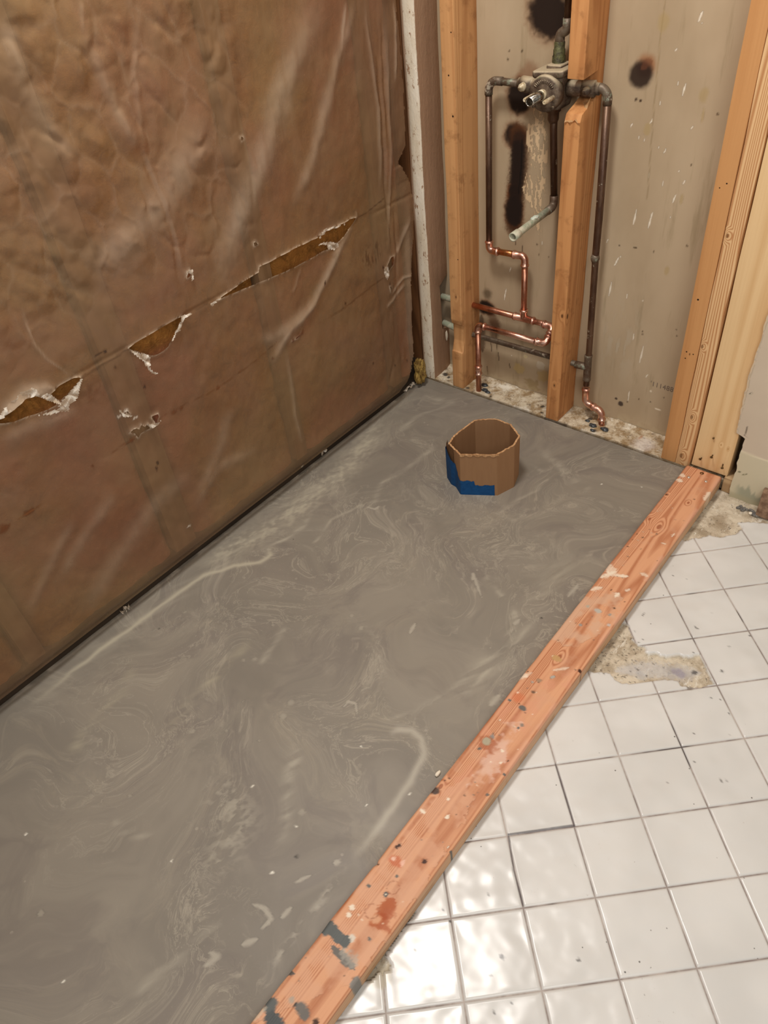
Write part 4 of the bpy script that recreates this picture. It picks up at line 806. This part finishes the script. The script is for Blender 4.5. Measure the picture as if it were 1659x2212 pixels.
flap('torn_flap', zt_([(1095, 455), (1160, 470), (1210, 482), (1262, 505), (1258, 570), (1240, 585), (1270, 620), (1320, 648), (1300, 655), (1255, 632), (1225, 590), (1195, 540), (1150, 510), (1110, 478)]), .014, .004, 'white dangling scrap below the half-moon tear', curl=.001, seed=1)
flap('torn_flap', zt_([(688, 694), (668, 770), (648, 850), (630, 885), (560, 925), (500, 945), (480, 935), (515, 885), (560, 835), (620, 765)]), .010, .0015, 'clear folded triangle at the leftmost tear', seed=2)
flap('torn_flap', zt_([(500, 945), (580, 920), (580, 975), (500, 980), (420, 1000), (300, 1012), (420, 975)]), .009, .002, seed=12)
flap('torn_lip', zt_([(-40, 1050), (0, 980), (60, 905), (130, 850), (180, 800), (250, 765), (330, 790), (420, 835), (480, 880), (500, 910), (465, 900), (400, 882), (340, 855), (290, 838), (200, 860), (100, 945), (10, 1020)]), .011, .006, 'crumpled milky lip over the leftmost tear', curl=.001, seed=3)
flap('torn_lip', z6([(875, 270), (920, 195), (960, 185), (1050, 160), (1100, 150), (1000, 185), (925, 222), (890, 262)]), .012, .004, seed=4)
flap('torn_lip', z6([(880, 322), (910, 300), (960, 292), (1030, 305), (1035, 330), (1000, 355), (950, 350), (940, 320), (905, 315)]), .011, .005, seed=5)
flap('torn_lip', z6([(1385, 485), (1420, 480), (1425, 560), (1410, 590), (1390, 540)]), .012, .004, seed=6)
flap('torn_lip', z5([(735, 1075), (760, 1070), (765, 1110), (755, 1118), (757, 1090), (745, 1085), (738, 1100)]), .009, .002, seed=7, step=.0015)
flap('torn_lip', zt_([(1003, 965), (1030, 970), (1045, 1000), (1070, 985), (1075, 1000), (1115, 1010), (1110, 1020), (1040, 1025)]), .009, .003, seed=8, step=.002)
flap('torn_lip', zt_([(1240, 1088), (1280, 1085), (1330, 1078), (1355, 1050), (1340, 1085), (1300, 1112), (1275, 1120)]), .010, .003, seed=9, step=.002)
flap('torn_lip', zt_([(1535, 165), (1610, 135), (1622, 150), (1560, 185), (1530, 250), (1520, 290), (1490, 300), (1460, 370), (1440, 380), (1480, 310), (1500, 250), (1530, 190)]), .010, .003, seed=10, step=.002)
flap('torn_lip', L([(448, 655), (462, 648), (480, 635), (470, 645), (455, 660)]), .010, .002, seed=11, step=.002)
flap('loose_corner_fold', L([(866, 420), (880, 410), (890, 420), (893, 450), (890, 520), (884, 600), (890, 680), (898, 760), (884, 815), (874, 760), (866, 650), (870, 520)]), .016, .006, 'loose folded edge of the sheet at the corner', step=.004, mat=mf, curl=.003, seed=13) if False else None
# loose shreds lying along the foot of the wall
def shred(u, v, label, s, seed, grp=None):
    q = on(u, v, 2, .001); V, F = grid(np.linspace(-1, 1, 14), np.linspace(-.35, .35, 7), lambda a_, b_: np.stack([q[0]+s*(a_*.25+b_*.6)+(fbm(a_*3+seed, b_*3, 1)-.5)*.012, q[1]+s*a_*.95, .0025+np.abs((fbm(a_*4+seed, b_*5, 2)-.3))*.034], 1))
    r = np.random.default_rng(seed); k = r.random(len(F)) > .12; F = F[k]; o = fastmesh('plastic_shred', V, F, mfl, loc=(q[0], q[1], 0)); tag(o, label, 'scrap', grp)
shred(648, 1010, 'white torn plastic shred on the cement edge midway along the left wall', .030, 1)
shred(690, 985, 'thin torn plastic shred on the cement, farther along the left wall', .022, 2)
shred(273, 1322, 'small white plastic shred at the wall foot nearest the camera', .012, 3)
shred(880, 842, 'ragged plastic shred in the cement corner below the white painted stud', .030, 4)

# yellow insulation tuft in the corner
V = []; F = []
def tuft(name, c, r, mat, label, cat, seed, sq=(1, 1, 1), sub=4, parent=None, amp=.55, fr=26):
    bm = bmesh.new(); bmesh.ops.create_icosphere(bm, subdivisions=sub, radius=1)
    for v in bm.verts:
        n_ = v.co.normalized(); a_ = float(fbm(np.array(n_.x*2.3+seed+n_.z), np.array(n_.y*2.3+n_.z*1.7), seed)); b_ = float(fbm(np.array(n_.x*9+seed), np.array(n_.y*9+n_.z*6), seed+4))
        v.co = Vector((c[0]+n_.x*r*sq[0]*(1-amp+amp*1.5*a_+.3*b_*amp), c[1]+n_.y*r*sq[1]*(1-amp+amp*1.5*a_+.3*b_*amp), c[2]+n_.z*r*sq[2]*(1-amp+amp*1.5*a_+.3*b_*amp)))
    zmin = min(v.co.z for v in bm.verts)
    o = frombm(name, bm, mat, parent, (c[0], c[1], zmin) if parent is None else tuple(Vector(c)-rootloc(parent)), True)
    return tag(o, label, cat) if cat else o
m_yel = plain('yellow_fiberglass', (172, 142, 74), .95, noise=(112, 84, 34), nscale=60, bump=1, bscale=140)
tuft('insulation_tuft', (-.004, -.045, .050), .030, m_yel, 'yellow insulation tuft poking out beside the foot of the white painted stud', 'insulation', 5, (.5, .7, 1.4), 5, amp=1.0)
# dark rough corner post behind the film edge
o = slab('corner_board', [(-.002, .006), (.088, .006), (.088, 2.4), (-.002, 2.4)], -.066, S1-.003, wood('corner_board_wood', (112, 74, 44), (72, 44, 24), rings=6, seed=71), seed=33, loc=(-.045, .03, .006)); tag(o, 'dark brown corner post between the plastic sheet and the white painted stud', 'stud')

# ================================================================== PLUMBING
PY = .055; PR = .0080
def m_old():
    t = NT('tarnished_pipe'); P = t.map(); c = t.mix(t.rng(t.noise(P, 22, 5, .7), .35, .65), lin((84, 62, 46)), lin((116, 104, 88)))
    c = t.mix(t.math('MULTIPLY', t.rng(t.noise(P, 48, 5, .75), .56, .64), .7), c, lin((146, 158, 138))); c = t.mix(t.rng(t.noise(t.map(loc=(4, 4, 4)), 30, 5, .7), .60, .66), c, lin((196, 186, 166)))
    return t.fin(c, .5, t.bump(t.noise(P, 160, 4), .4, .001), .35, .5)
def m_dark():
    t = NT('dark_oxidised_pipe'); P = t.map(); c = t.mix(t.rng(t.noise(t.map(scale=(1, 1, .3)), 28, 5, .7), .35, .65), lin((70, 46, 32)), lin((104, 78, 58)))
    c = t.mix(t.math('MULTIPLY', t.rng(t.noise(P, 40, 5, .75), .62, .66), .8), c, lin((180, 172, 150)))
    return t.fin(c, .42, t.bump(t.noise(P, 160, 4), .3, .001), .45, .5)
def m_body():
    t = NT('dusty_valve_brass'); P = t.map(); c = t.mix(t.rng(t.noise(P, 60, 5, .7), .35, .65), lin((74, 58, 46)), lin((118, 102, 84)))
    g_ = t.n.new('ShaderNodeNewGeometry'); sx = t.n.new('ShaderNodeSeparateXYZ'); t.l.new(g_.outputs['Normal'], sx.inputs[0]); up = t.rng(sx.outputs[2], .25, .85)
    c = t.mix(t.math('MULTIPLY', up, .85), c, lin((196, 180, 150)))          # dust lying on what faces up
    c = t.mix(t.math('MULTIPLY', t.rng(t.noise(P, 90, 5, .75), .60, .66), .6), c, lin((110, 120, 86))); return t.fin(c, .6, t.bump(t.noise(P, 220, 5), .6, .0015), .25, .5)
mo, mdk, mbd = m_old(), m_dark(), m_body()
def m_copper(name, a_, b_, r=.26):
    t = NT(name); P = t.map(); c = t.mix(t.rng(t.noise(P, 35, 4, .65), .35, .65), lin(a_), lin(b_)); return t.fin(c, t.rng(t.noise(P, 60, 3), .3, .7, r, r+.14), t.bump(t.noise(P, 200, 3), .12, .0008), 1.0)
mc = m_copper('copper_fitting', (234, 194, 174), (216, 160, 138)); mc2 = m_copper('copper_pipe', (208, 150, 124), (180, 118, 92), .3); mwh = plain('limed_pipe', (196, 190, 168), .7, noise=(150, 160, 136), nscale=70, bump=.6)
plumb = thing('shower_plumbing', (.345, .055, .006), 'copper water pipes and tarnished shower valve running between the studs', 'plumbing')
def pipe(name, pts, mat, r=PR, label=None, n=18, parent=plumb, cap=True):
    V, F = sweep(pts, r, n, cap=cap); P0 = Vector(pts[0]); return mesh(name, V, F, mat, parent, tuple(P0-rootloc(parent)), True, label)
def fitting(name, path, mat=None, r=.0096, bead=.0112, parent=plumb, label=None, beads=(1, 1)):
    """socket fitting: a slightly fatter tube with a rolled bead near each mouth"""
    P_ = [Vector(p) for p in path]; pts = []; rad = []
    def endseq(p, d, rev, b):          # d points inwards
        s = [(0, r*.93), (.0006, r+.0004), (.0020, r+.0003), (.0026, bead if b else r), (.0040, bead+.0003 if b else r), (.0054, bead if b else r), (.0062, r)]
        s = [(p+d*a_, q_) for a_, q_ in s]; return s[::-1] if rev else s
    a0 = endseq(P_[0], (P_[1]-P_[0]).normalized(), False, beads[0]); a1 = endseq(P_[-1], (P_[-2]-P_[-1]).normalized(), True, beads[1])
    seq = a0+[(p, r) for p in P_[1:-1]]+a1
    V, F = sweep([s[0] for s in seq], [s[1] for s in seq], 20); return mesh(name, V, F, mat or mc, parent, tuple(P_[0]-rootloc(parent)), True, label)
def elbow(a_, c, b_, la=.026, lb=.026, r=.0115, mat=None, **k):
    a_, c, b_ = Vector(a_), Vector(c), Vector(b_); A_ = c+(a_-c).normalized()*la; B_ = c+(b_-c).normalized()*lb
    fitting('elbow', [A_]+arcpath(A_, c, B_, r)+[B_], mat, **k)
ZA = .2585; ZBp = .2245; yB = .017
lc, rc = (.178, PY, .4275), (.2865, PY, .4325); tp = (.2895, PY, ZA); uA = (.3790, PY, ZA-.001); uB = (.3800, yB, ZBp+.001); lg = (.1655, yB, .2240)
# old riser from valve to new copper
pipe('riser_pipe', [(.1775, PY, .448), (.1755, PY, .80)], mdk, label='dark tarnished riser left of the valve')
elbow((.1755, PY, .5), (.1755, PY, .828), (.3, PY, .828), .022, .022, .013, mat=mo, r=.0095) if False else None
V, F = sweep([(.1755, PY, .798)]+arcpath((.1755, PY, .80), (.1752, PY, .828), (.24, PY, .828), .022)+[(.212, PY, .828)], [.0094]+[.0094]*9+[.0094], 20); mesh('elbow', V, F, mo, plumb, (0, 0, 0), label='tarnished elbow at the upper left')
pipe('branch_pipe', [(.205, PY, .828), (.262, PY, .8265)], mo)
elbow((.178, PY, .6), lc, rc, .026, .030); elbow(lc, rc, (.2875, PY, .3), .036, .028)
pipe('connector_pipe', [(.205, PY, .4290), (.262, PY, .4315)], m_copper('brassy_pipe', (222, 170, 110), (190, 120, 76)), label='short brassy pipe between two elbows')
pipe('riser_pipe', [(.2872, PY, .41), (.2893, PY, .27)], mc2, label='reddish copper riser above the tee')
# tee and the loop that returns forward
pipe('supply_pipe', [(.06, PY+.003, .2545), (.33, PY, ZA)], mc2, label='copper pipe entering through the left stud')
fitting('tee', [(.2575, PY, ZA-.0006), (.29, PY, ZA), (.3225, PY, ZA)], r=.0100); V, F = sweep([(.2895, PY, ZA), (.2893, PY, ZA+.020), (.2893, PY, ZA+.0205), (.2893, PY, ZA+.022), (.2893, PY, ZA+.0245), (.2893, PY, ZA+.026), (.2893, PY, ZA+.027)], [.0098, .0098, .0112, .0116, .0116, .0112, .009], 20); mesh('tee_branch', V, F, mc, plumb, (0, 0, 0))
pipe('supply_pipe', [(.32, PY, ZA), (.37, PY, ZA)], mc)
elbow(tp, uA, uB, .030, .024); elbow(uA, uB, lg, .024, .030)
pipe('return_pipe', [(.36, yB, ZBp), (.19, yB, .224)], mc, label='copper pipe looping back toward the left stud')
elbow(uB, lg, (.1662, yB, .1), .026, .024); pipe('drop_pipe', [(.1656, yB, .21), (.1664, yB+.0005, -.01)], mc2, label='copper pipe dropping through the sole plate')
fitting('coupling', [(.1659, yB, .093), (.166, yB, .08), (.1661, yB, .062)], r=.0098)
# old horizontal pipe
pipe('crossing_pipe', [(.035, PY+.003, .166), (.10, PY, .163), (.3715, PY, .1655), (.492, PY, .169)], mo, r=.0076, label='greenish tarnished pipe crossing low between the studs')
for p_, q_ in (((.012, PY+.005, .2535), (.084, PY+.003, .2548)), ((.014, PY+.005, .170), (.084, PY+.001, .163))): pipe('limed_stub', [p_, q_], mwh, r=.0092, label='white limed pipe stub left of the notched stud')
# right hand drop
V, F = sweep([(.452, PY, .832)]+arcpath((.44, PY, .832), (.4715, PY, .8335), (.4725, PY, .79), .021)+[(.4722, PY, .802)], .0096, 20); mesh('elbow', V, F, mo, plumb, (0, 0, 0), label='pale dusty elbow at the upper right')
pipe('drop_pipe', [(.4722, PY, .812), (.4790, PY, .56), (.4800, PY, .47), (.4815, PY, .44), (.4890, PY, .20), (.4903, PY, .112)], mdk, r=[.0088, .0088, .0084, .0080, .0080, .0080], label='long dark drop pipe right of the middle stud')
V, F = sweep([(.4792, PY, .478), (.4793, PY, .470), (.4795, PY, .465), (.4796, PY, .458)], [.0082, .0105, .0105, .0082], 16); mesh('solder_ring', V, F, mo, plumb, (0, 0, 0))
fitting('old_tee', [(.4880, PY, .205), (.4888, PY, .17), (.4900, PY, .128)], mat=mo, r=.0100, bead=.0104); pipe('old_tee_branch', [(.454, PY, .166), (.489, PY, .169)], mo, r=.0100)
b0, b1, b2 = Vector((.4905, PY, .104)), Vector((.4935, PY, .058)), Vector((.5440, .052, .048)); b3 = Vector((.5515, .050, -.01))
fitting('elbow', [b0]+arcpath(b0, b1, b2, .017)+[b1.lerp(b2, .55)]); fitting('elbow', [b1.lerp(b2, .45)]+arcpath(b1, b2, b3, .017)+[b2.lerp(b3, .5)]); pipe('drop_pipe', [b2.lerp(b3, .4), b3], mc2)
# tub spout drop
pipe('spout_drop', [(.3465, PY, .79), (.3485, PY, .74), (.3600, PY, .59)], mdk, r=[.0088, .0082, .0082], label='dark pipe hanging below the valve to the spout stub')
V, F = sweep([(.3592, PY, .597)]+arcpath((.3592, PY, .597), (.3603, PY, .572), (.3603, 0, .569), .014)+[(.3603, .026, .5703)], .0098, 20); mesh('elbow', V, F, mo, plumb, (0, 0, 0), label='tarnished elbow at the spout stub')
V, F = sweep([(.3603, .03, .5703), (.3600, -.100, .5650), (.3600, -.102, .5649), (.3600, -.103, .5648), (.3600, -.126, .5640), (.3600, -.1265, .5640), (.3600, -.124, .5641), (.3600, -.10, .5650)], [.0084, .0084, .0086, .0104, .0104, .0080, .0072, .0070], 22); mesh('spout_stub', V, F, mwh, plumb, (0, 0, 0), label='limed white spout stub with an open mouth')
V, F = sweep([(.3600, -.1, .5650), (.3600, -.0995, .5650)], .0071, 16); mesh('stub_bore', V, F, plain('pipe_bore_dark', (40, 44, 34), .9), plumb, (0, 0, 0))
tuft('lime_crust', (.3600, -.032, .5745), .009, plain('green_lime_crust', (170, 190, 176), .9, noise=(206, 206, 190), nscale=200, bump=1), None, None, 8, (.8, 1.5, .5), 3, plumb)
# shower head riser
V, F = sweep([(.352, PY, .855), (.352, PY, .872), (.352, PY, .874), (.352, PY, .886), (.352, PY, .888), (.352, PY, .898), (.352, PY, .899), (.352, PY, .911), (.352, PY, .913)], [.0155, .0155, .0140, .0140, .0125, .0125, .0112, .0112, .0098], 20)
mesh('union_fitting', V, F, plain('green_crusted_brass', (54, 48, 34), .6, .4, noise=(96, 96, 60), nscale=90, bump=.8, bscale=200), plumb, (0, 0, 0), label='green crusted union above the valve')
pp = [(.352, PY, .905)]+arcpath((.352, PY, .905), (.352, PY, .926), (.367, PY, .934), .009)+arcpath((.352, PY, .926), (.3675, PY, .934), (.3675, PY, .97), .009)+[(.3675, PY, .955)]; V, F = sweep(pp, .0100, 20); mesh('offset_elbow', V, F, mo, plumb, (0, 0, 0))
pipe('riser_pipe', [(.3675, PY, .95), (.3668, PY, 1.6)], mdk, label='dark pipe rising to the shower head')
# the valve
vb = bmesh.new(); bmbox(vb, (.318, .012, .790), (.386, .076, .862), .016, 4)
for v in vb.verts:
    q = v.co; q.x += .003*math.sin(q.z*170); s_ = 1-.18*max(0, (.81-q.z)/.03); q.x = .350+(q.x-.350)*s_
valve = frombm('valve_body', vb, mbd, plumb, (0, -.01, .81), True, 'dusty brass mixing valve body')
def vpart(name, V, F, mat, label=None): return mesh(name, V, F, mat, valve, (0, 0, 0), True, label)
bm = bmesh.new(); bmbox(bm, (.314, .006, .852), (.388, .078, .866), .006, 3)
for v in bm.verts: v.co.z += .003*math.sin(v.co.x*150)+.002*math.sin(v.co.y*120); v.co.x += .003*math.sin(v.co.y*90)
frombm('top_flange', bm, mbd, valve, (0, 0, 0), True)
bm = bmesh.new(); bmbox(bm, (.336, .030, .862), (.372, .074, .874), .005, 3); frombm('top_collar', bm, mbd, valve, (0, 0, 0), True)
cx, cz = .352, .826
V, F = sweep([(cx, .020, cz), (cx, .004, cz), (cx, .001, cz), (cx, -.002, cz), (cx, -.003, cz)], [.0365, .0365, .0355, .032, .0005], 36); vpart('cover_plate', V, F, mbd, 'round ribbed face of the valve')
for k in range(13):                                     # cast ribs over the top of the face
    a_ = math.radians(35+k*9.2); V, F = sweep([(cx+math.cos(a_)*.020, -.002, cz+math.sin(a_)*.020), (cx+math.cos(a_)*.0275, -.0035, cz+math.sin(a_)*.0275)], .0011, 6); vpart('cast_rib', V, F, mbd)
mch = plain('worn_chrome', (186, 182, 172), .25, 1.0, noise=(120, 116, 108), nscale=120); mst = plain('pale_brass_post', (226, 214, 186), .5, .15, noise=(170, 150, 112), nscale=150)
V, F = sweep([(cx-.002, 0, cz), (cx-.002, -.012, cz-.0005)], [.0105, .0105], 20); vpart('stem_collar', V, F, mst)
V, F = sweep([(cx-.002, -.008, cz), (cx-.003, -.024, cz-.001), (cx-.003, -.0245, cz-.001), (cx-.004, -.054, cz-.003), (cx-.004, -.0545, cz-.003), (cx-.004, -.052, cz-.003), (cx-.004, -.035, cz-.002)], [.0096, .0096, .0090, .0096, .0078, .0068, .0066], 24); vpart('valve_stem', V, F, mch, 'chrome hollow splined stem')
V, F = sweep([(cx-.004, -.036, cz-.002), (cx-.004, -.0355, cz-.002)], .0067, 12); vpart('stem_bore', V, F, plain('bore_dark', (14, 12, 12), .9))
for k in range(12):
    a_ = 2*math.pi*k/12; V, F = sweep([(cx-.0035+math.cos(a_)*.0093, -.040, cz-.0018+math.sin(a_)*.0093), (cx-.004+math.cos(a_)*.0097, -.053, cz-.003+math.sin(a_)*.0097)], .0007, 6); vpart('spline', V, F, mch)
for dx_, dz_ in ((-.0235, -.003), (.0235, -.004)):
    V, F = sweep([(cx+dx_, 0, cz+dz_), (cx+dx_, -.037, cz+dz_-.001), (cx+dx_, -.0405, cz+dz_-.001), (cx+dx_, -.041, cz+dz_-.001), (cx+dx_, -.040, cz+dz_-.001)], [.0046, .0046, .0040, .0024, .0012], 16); vpart('screw_post', V, F, mst, 'pale threaded post beside the stem')
    V, F = sweep([(cx+dx_*1.0, -.001, cz-.024), (cx+dx_, -.005, cz-.024)], [.004, .0035], 10); vpart('cover_screw', V, F, mbd)
for s, xa, xb, xc, z_ in ((-1, .322, .300, .256, .827), (1, .384, .412, .452, .830)):
    V, F = sweep([(xa, PY-.01, z_), (xb, PY-.006, z_), (xb-.0005*-s, PY-.006, z_), (xb+s*.004, PY-.004, z_), (xb+s*.020, PY-.003, z_), (xc-s*.010, PY, z_), (xc-s*.0095, PY, z_), (xc, PY, z_)], [.0155, .0155, .0125, .0165, .0165, .0165, .0122, .0120], 20); vpart('check_stop', V, F, mbd, 'bulging stop fitting on the valve arm')
    sxx = (xb+xc)/2; V, F = sweep([(sxx, PY-.012, z_), (sxx, PY-.026, z_-.001), (sxx, PY-.0265, z_-.001), (sxx, PY-.032, z_-.0015), (sxx, PY-.032, z_-.0015)], [.0085, .0085, .0058, .0055, .001], 14); vpart('stop_screw', V, F, mst if s < 0 else mbd)
V, F = sweep([(.345, PY, .80), (.3455, PY, .778), (.346, PY, .776), (.3462, PY, .762), (.3465, PY, .755)], [.020, .0165, .0125, .0125, .0095], 20); vpart('lower_outlet', V, F, mdk)

# black rubbery crumbs at the pipe feet, grey crumbs by the wallboard
m_blk = plain('black_sealant_crumb', (40, 42, 44), .35, noise=(84, 88, 90), nscale=160, bump=.6)
def crumb(u, v, r, mat, name, label, cat, seed, group=None, z=HP, sq=(1, 1, .6)):
    q = on(u, v, 2, z); o = tuft(name, (q[0], q[1], z+r*sq[2]*.45), r, mat, label, cat, seed, sq, 2, amp=.4)
    if group: o['group'] = group
cr_ = [(1046, 833, .010, 'black sealant crumb behind the foot of the left copper drop pipe'), (1048, 844, .009, 'black sealant crumb right of the foot of the left copper drop pipe'), (1053, 848, .008, 'glossy black sealant crumb on the plate edge near the left drop pipe'), (1281, 921, .010, 'larger black sealant crumb left of the foot of the right drop pipe'), (1306, 929, .010, 'flattened black sealant crumb in front of the right drop pipe'), (1279, 930, .0055, 'small brownish-black crumb below the larger right-hand crumb'), (1269, 910, .006, 'small black crumb behind the larger right-hand crumb')]
for i, (u, v, r, lb) in enumerate(cr_): crumb(u, v, r, m_blk, 'sealant_crumb', lb, 'crumb', i+2, 'black crumbs around the pipe feet', sq=(1.25, .8, .55))
m_gry = plain('grey_rubble', (86, 84, 82), .85, noise=(150, 144, 134), nscale=120, bump=.8); rk = random.Random(4)
NTH = ['first', 'second', 'third', 'fourth', 'fifth', 'sixth', 'seventh', 'eighth', 'ninth', 'tenth', 'eleventh']
gl = [(1594, 1098), (1600, 1095), (1607, 1100), (1612, 1102), (1621, 1103), (1626, 1107), (1634, 1114), (1629, 1113), (1641, 1111), (1648, 1116), (1604, 1102)]
for i, (u, v) in enumerate(gl):
    crumb(u, v, rk.uniform(.0045, .008), m_gry, 'rubble_crumb', NTH[sorted(gl).index((u, v))]+' from the left of the grey rubble crumbs under the painted wallboard', 'rubble', 20+i, 'grey rubble under the painted wallboard', z=TZ-.006, sq=(1, .9, .8))
m_plc = plain('plaster_crumb_white', (230, 220, 200), .9, bump=.6)
crumb(1621, 1109.5, .005, m_plc, 'plaster_crumb', 'white plaster crumb among the grey rubble', 'rubble', 50, z=TZ-.004)
crumb(946, 1672, .006, m_plc, 'plaster_crumb', 'white plaster flake stuck between cement and curb beside the knot hole', 'rubble', 51, z=.001, sq=(.6, 1.4, .7))
# broken wallboard chunk and wood at the right edge
o = slab('broken_board', [(-.055, TZ-.002), (-.016, TZ-.002), (-.014, .038), (-.045, .036)], 1.002, 1.06, plain('broken_wood_brown', (150, 122, 98), .9, noise=(108, 82, 62), nscale=50, bump=1), wob=.004, bev=.003, loc=(1.03, -.03, TZ-.002)); tag(o, 'splintered brown wood chunk against the wallboard at the right edge', 'wood scrap')
# torn tuft of paper in the S1 gap
tuft('paper_tatter', (.036, .078, .305), .010, plain('tatter_brown', (150, 128, 100), .95, noise=(60, 44, 30), nscale=150), 'brown tattered paper at the hole above the two limed stubs', 'scrap', 60, (.9, .5, 1.2), 3)
tuft('paper_tatter', (.030, .050, .135), .012, plain('tatter_white', (196, 182, 160), .95), 'pale paper tatter under the lower limed stub', 'scrap', 61, (.35, .25, 1.4), 3)

# ================================================================== CARDBOARD RING
def m_card(name, a_, b_):
    t = NT(name); P = t.map(); c = t.mix(t.rng(t.noise(t.map(scale=(1, 1, .15)), 120, 3, .6), .3, .7), lin(a_), lin(b_)); return t.fin(c, .8, t.bump(t.noise(t.map(scale=(1, 1, .06)), 170, 2, .5), .25, .001), spec=.2)
ring = thing('cardboard_ring', (.405, -.315, 0), 'open octagonal cardboard sleeve with blue tape standing in the wet cement', 'cardboard form')
bot = [(.3275, -.352), (.389, -.3925), (.4675, -.346), (.4835, -.298), (.4665, -.247), (.430, -.226), (.380, -.226), (.340, -.256), (.330, -.335)]
top = [(.346, -.384), (.388, -.391), (.4640, -.3470), (.4800, -.294), (.4730, -.258), (.430, -.230), (.382, -.2305), (.341, -.260), (.334, -.340)]
tz = [.129, .127, .129, .131, .133, .134, .134, .132, .130]
top[0] = (.341, -.372)
th = .0045; n9 = len(bot); cxr, cyr = .405, -.31
def ringpts(k, f):      # point on the wall centre line, k in 0..n, f height fraction
    i = int(k) % n9; j = (i+1) % n9; t_ = k-int(k)
    b = [bot[i][a_]*(1-t_)+bot[j][a_]*t_ for a_ in (0, 1)]; u_ = [top[i][a_]*(1-t_)+top[j][a_]*t_ for a_ in (0, 1)]; z1 = tz[i]*(1-t_)+tz[j]*t_
    return b[0]*(1-f)+u_[0]*f, b[1]*(1-f)+u_[1]*f, z1*f
NS = 9; ks = [i+j/NS for i in range(n9) for j in range(NS)]; nf = 24
Vo = []; 
def offp(k, f, o_):
    a_ = ringpts((k+.02) % n9, f); b_ = ringpts((k-.02) % n9, f); p = ringpts(k, f); d = Vector((a_[0]-b_[0], a_[1]-b_[1])).normalized(); return (p[0]+d.y*o_, p[1]-d.x*o_, p[2])
V = []; F = []; K = len(ks); rg = random.Random(8)
jit = [rg.uniform(-.0012, .0012) for _ in ks]
for side_, o_ in ((0, th/2), (1, -th/2)):
    for f in range(nf+1):
        for ki, k in enumerate(ks):
            x, y, z = offp(k, f/nf, o_); z = z+(jit[ki]+rg.uniform(-.0004, .0004) if f == nf else 0)-(.006 if f == 0 else 0); V.append((x, y, z))
st_ = (nf+1)*K
for s in (0, 1):
    for f in range(nf):
        for k in range(K):
            a_, b_, c_, d2 = f*K+k, f*K+(k+1) % K, (f+1)*K+(k+1) % K, (f+1)*K+k; q_ = [v_+s*st_ for v_ in (a_, b_, c_, d2)]; F.append(tuple(q_) if s == 0 else tuple(q_[::-1]))
for k in range(K): F.append((nf*K+k, nf*K+(k+1) % K, st_+nf*K+(k+1) % K, st_+nf*K+k))
mcard = m_card('cardboard_brown', (156, 119, 85), (152, 115, 82)); medge = m_card('cardboard_cut_edge', (196, 156, 114), (150, 108, 70))
nwall = 2*nf*K; o = mesh('cardboard_wall', V, F, [mcard, medge], ring, (0, 0, 0), False)
for i_, p_ in enumerate(o.data.polygons):
    if i_ >= nwall: p_.material_index = 1
# overlapping end of the strip standing off at the left
V = []; F = []; ov = [(-.35, .0065), (-.1, .0062), (.12, .0062), (.35, .0058)]; ol = []
for f in range(13):
    for kk, o_ in [(-.42, .010), (-.25, .008), (0.0, .0070), (.25, .0060), (.5, .0045)]: V.append(offp(kk % n9, f/12*1.012, o_))
for f in range(12):
    for k in range(4): F.append((f*5+k, f*5+k+1, f*5+k+6, f*5+k+5))
bm = bmesh.new(); vv = [bm.verts.new(v) for v in V]; [bm.faces.new([vv[i] for i in f]) for f in F]; bmesh.ops.solidify(bm, geom=list(bm.faces), thickness=-.003); frombm('overlap_flap', bm, medge if False else mcard, ring, (0, 0, 0), False, 'frayed overlapping end of the strip')
# corrugation-torn lip at the front rim
V = []; F = []; m_ = 26
for i in range(m_):
    k = 1.0+i*1.1/(m_-1); w_ = .003+.0025*math.sin(i*1.3)+rg.uniform(0, .002)
    p1 = offp(k, 1.0, th/2+.0002); p2 = offp(k, 1.0, th/2+.0010); V += [(p1[0], p1[1], p1[2]+.0012), (p2[0], p2[1], p2[2]-w_)]
for i in range(m_-1): F.append((2*i, 2*i+1, 2*i+3, 2*i+2))
mesh('torn_rim', V, F, medge, ring, (0, 0, 0), False, 'paler torn paper along the front rim')
# blue tape: L-shaped, wrapped on the outer face
def fk(u, v): return (840+u/3.318, 480+v/3.318)
mt = NT('blue_masking_tape'); P = mt.map(); mtape = mt.fin(mt.mix(mt.rng(mt.noise(P, 90, 4, .6), .3, .7), lin((30, 96, 160)), lin((40, 110, 176))), .5, mt.bump(mt.noise(P, 220, 3), .3, .0008), spec=.4)
def lower(k): return .0
def upper(k):
    # height fraction of the tape's top edge along the wall coordinate
    xs_ = [-.30, 0, .12, .30, .50, .58, .62, .86, .90, 1.0, 1.9, 2.02]; return float(np.interp(k, [-.3, -.02, .05, .35, .62, .80, .82, 1.02, 1.04, 1.38, 1.39, 2.0], [.90, .90, .90, .74, .62, .50, .40, .37, .355, .36, .245, .27]))
V = []; F = []; kk = np.linspace(-.22, 1.93, 120)
for i, k in enumerate(kk):
    u_ = upper(k); u_ = u_+.012*math.sin(k*23)+(float(vn(np.array(k*30.0), np.array(0.0), 3))-.5)*.02
    oo = th/2+.0007+(.0072*(1-sm(np.array(k), .35, .62)) if k < .62 else 0)
    for j in range(11): V.append(offp(k % n9, .004+(u_-.004)*j/10, float(oo)))
for i in range(len(kk)-1):
    for j in range(10): F.append((i*11+j, (i+1)*11+j, (i+1)*11+j+1, i*11+j+1))
bm = bmesh.new(); vv = [bm.verts.new(v) for v in V]; [bm.faces.new([vv[i] for i in f]) for f in F]; bmesh.ops.solidify(bm, geom=list(bm.faces), thickness=-.0004); frombm('blue_tape', bm, mtape, ring, (0, 0, 0), False, 'blue painter\'s tape around the lower left')
# wet rim of cement round the sleeve
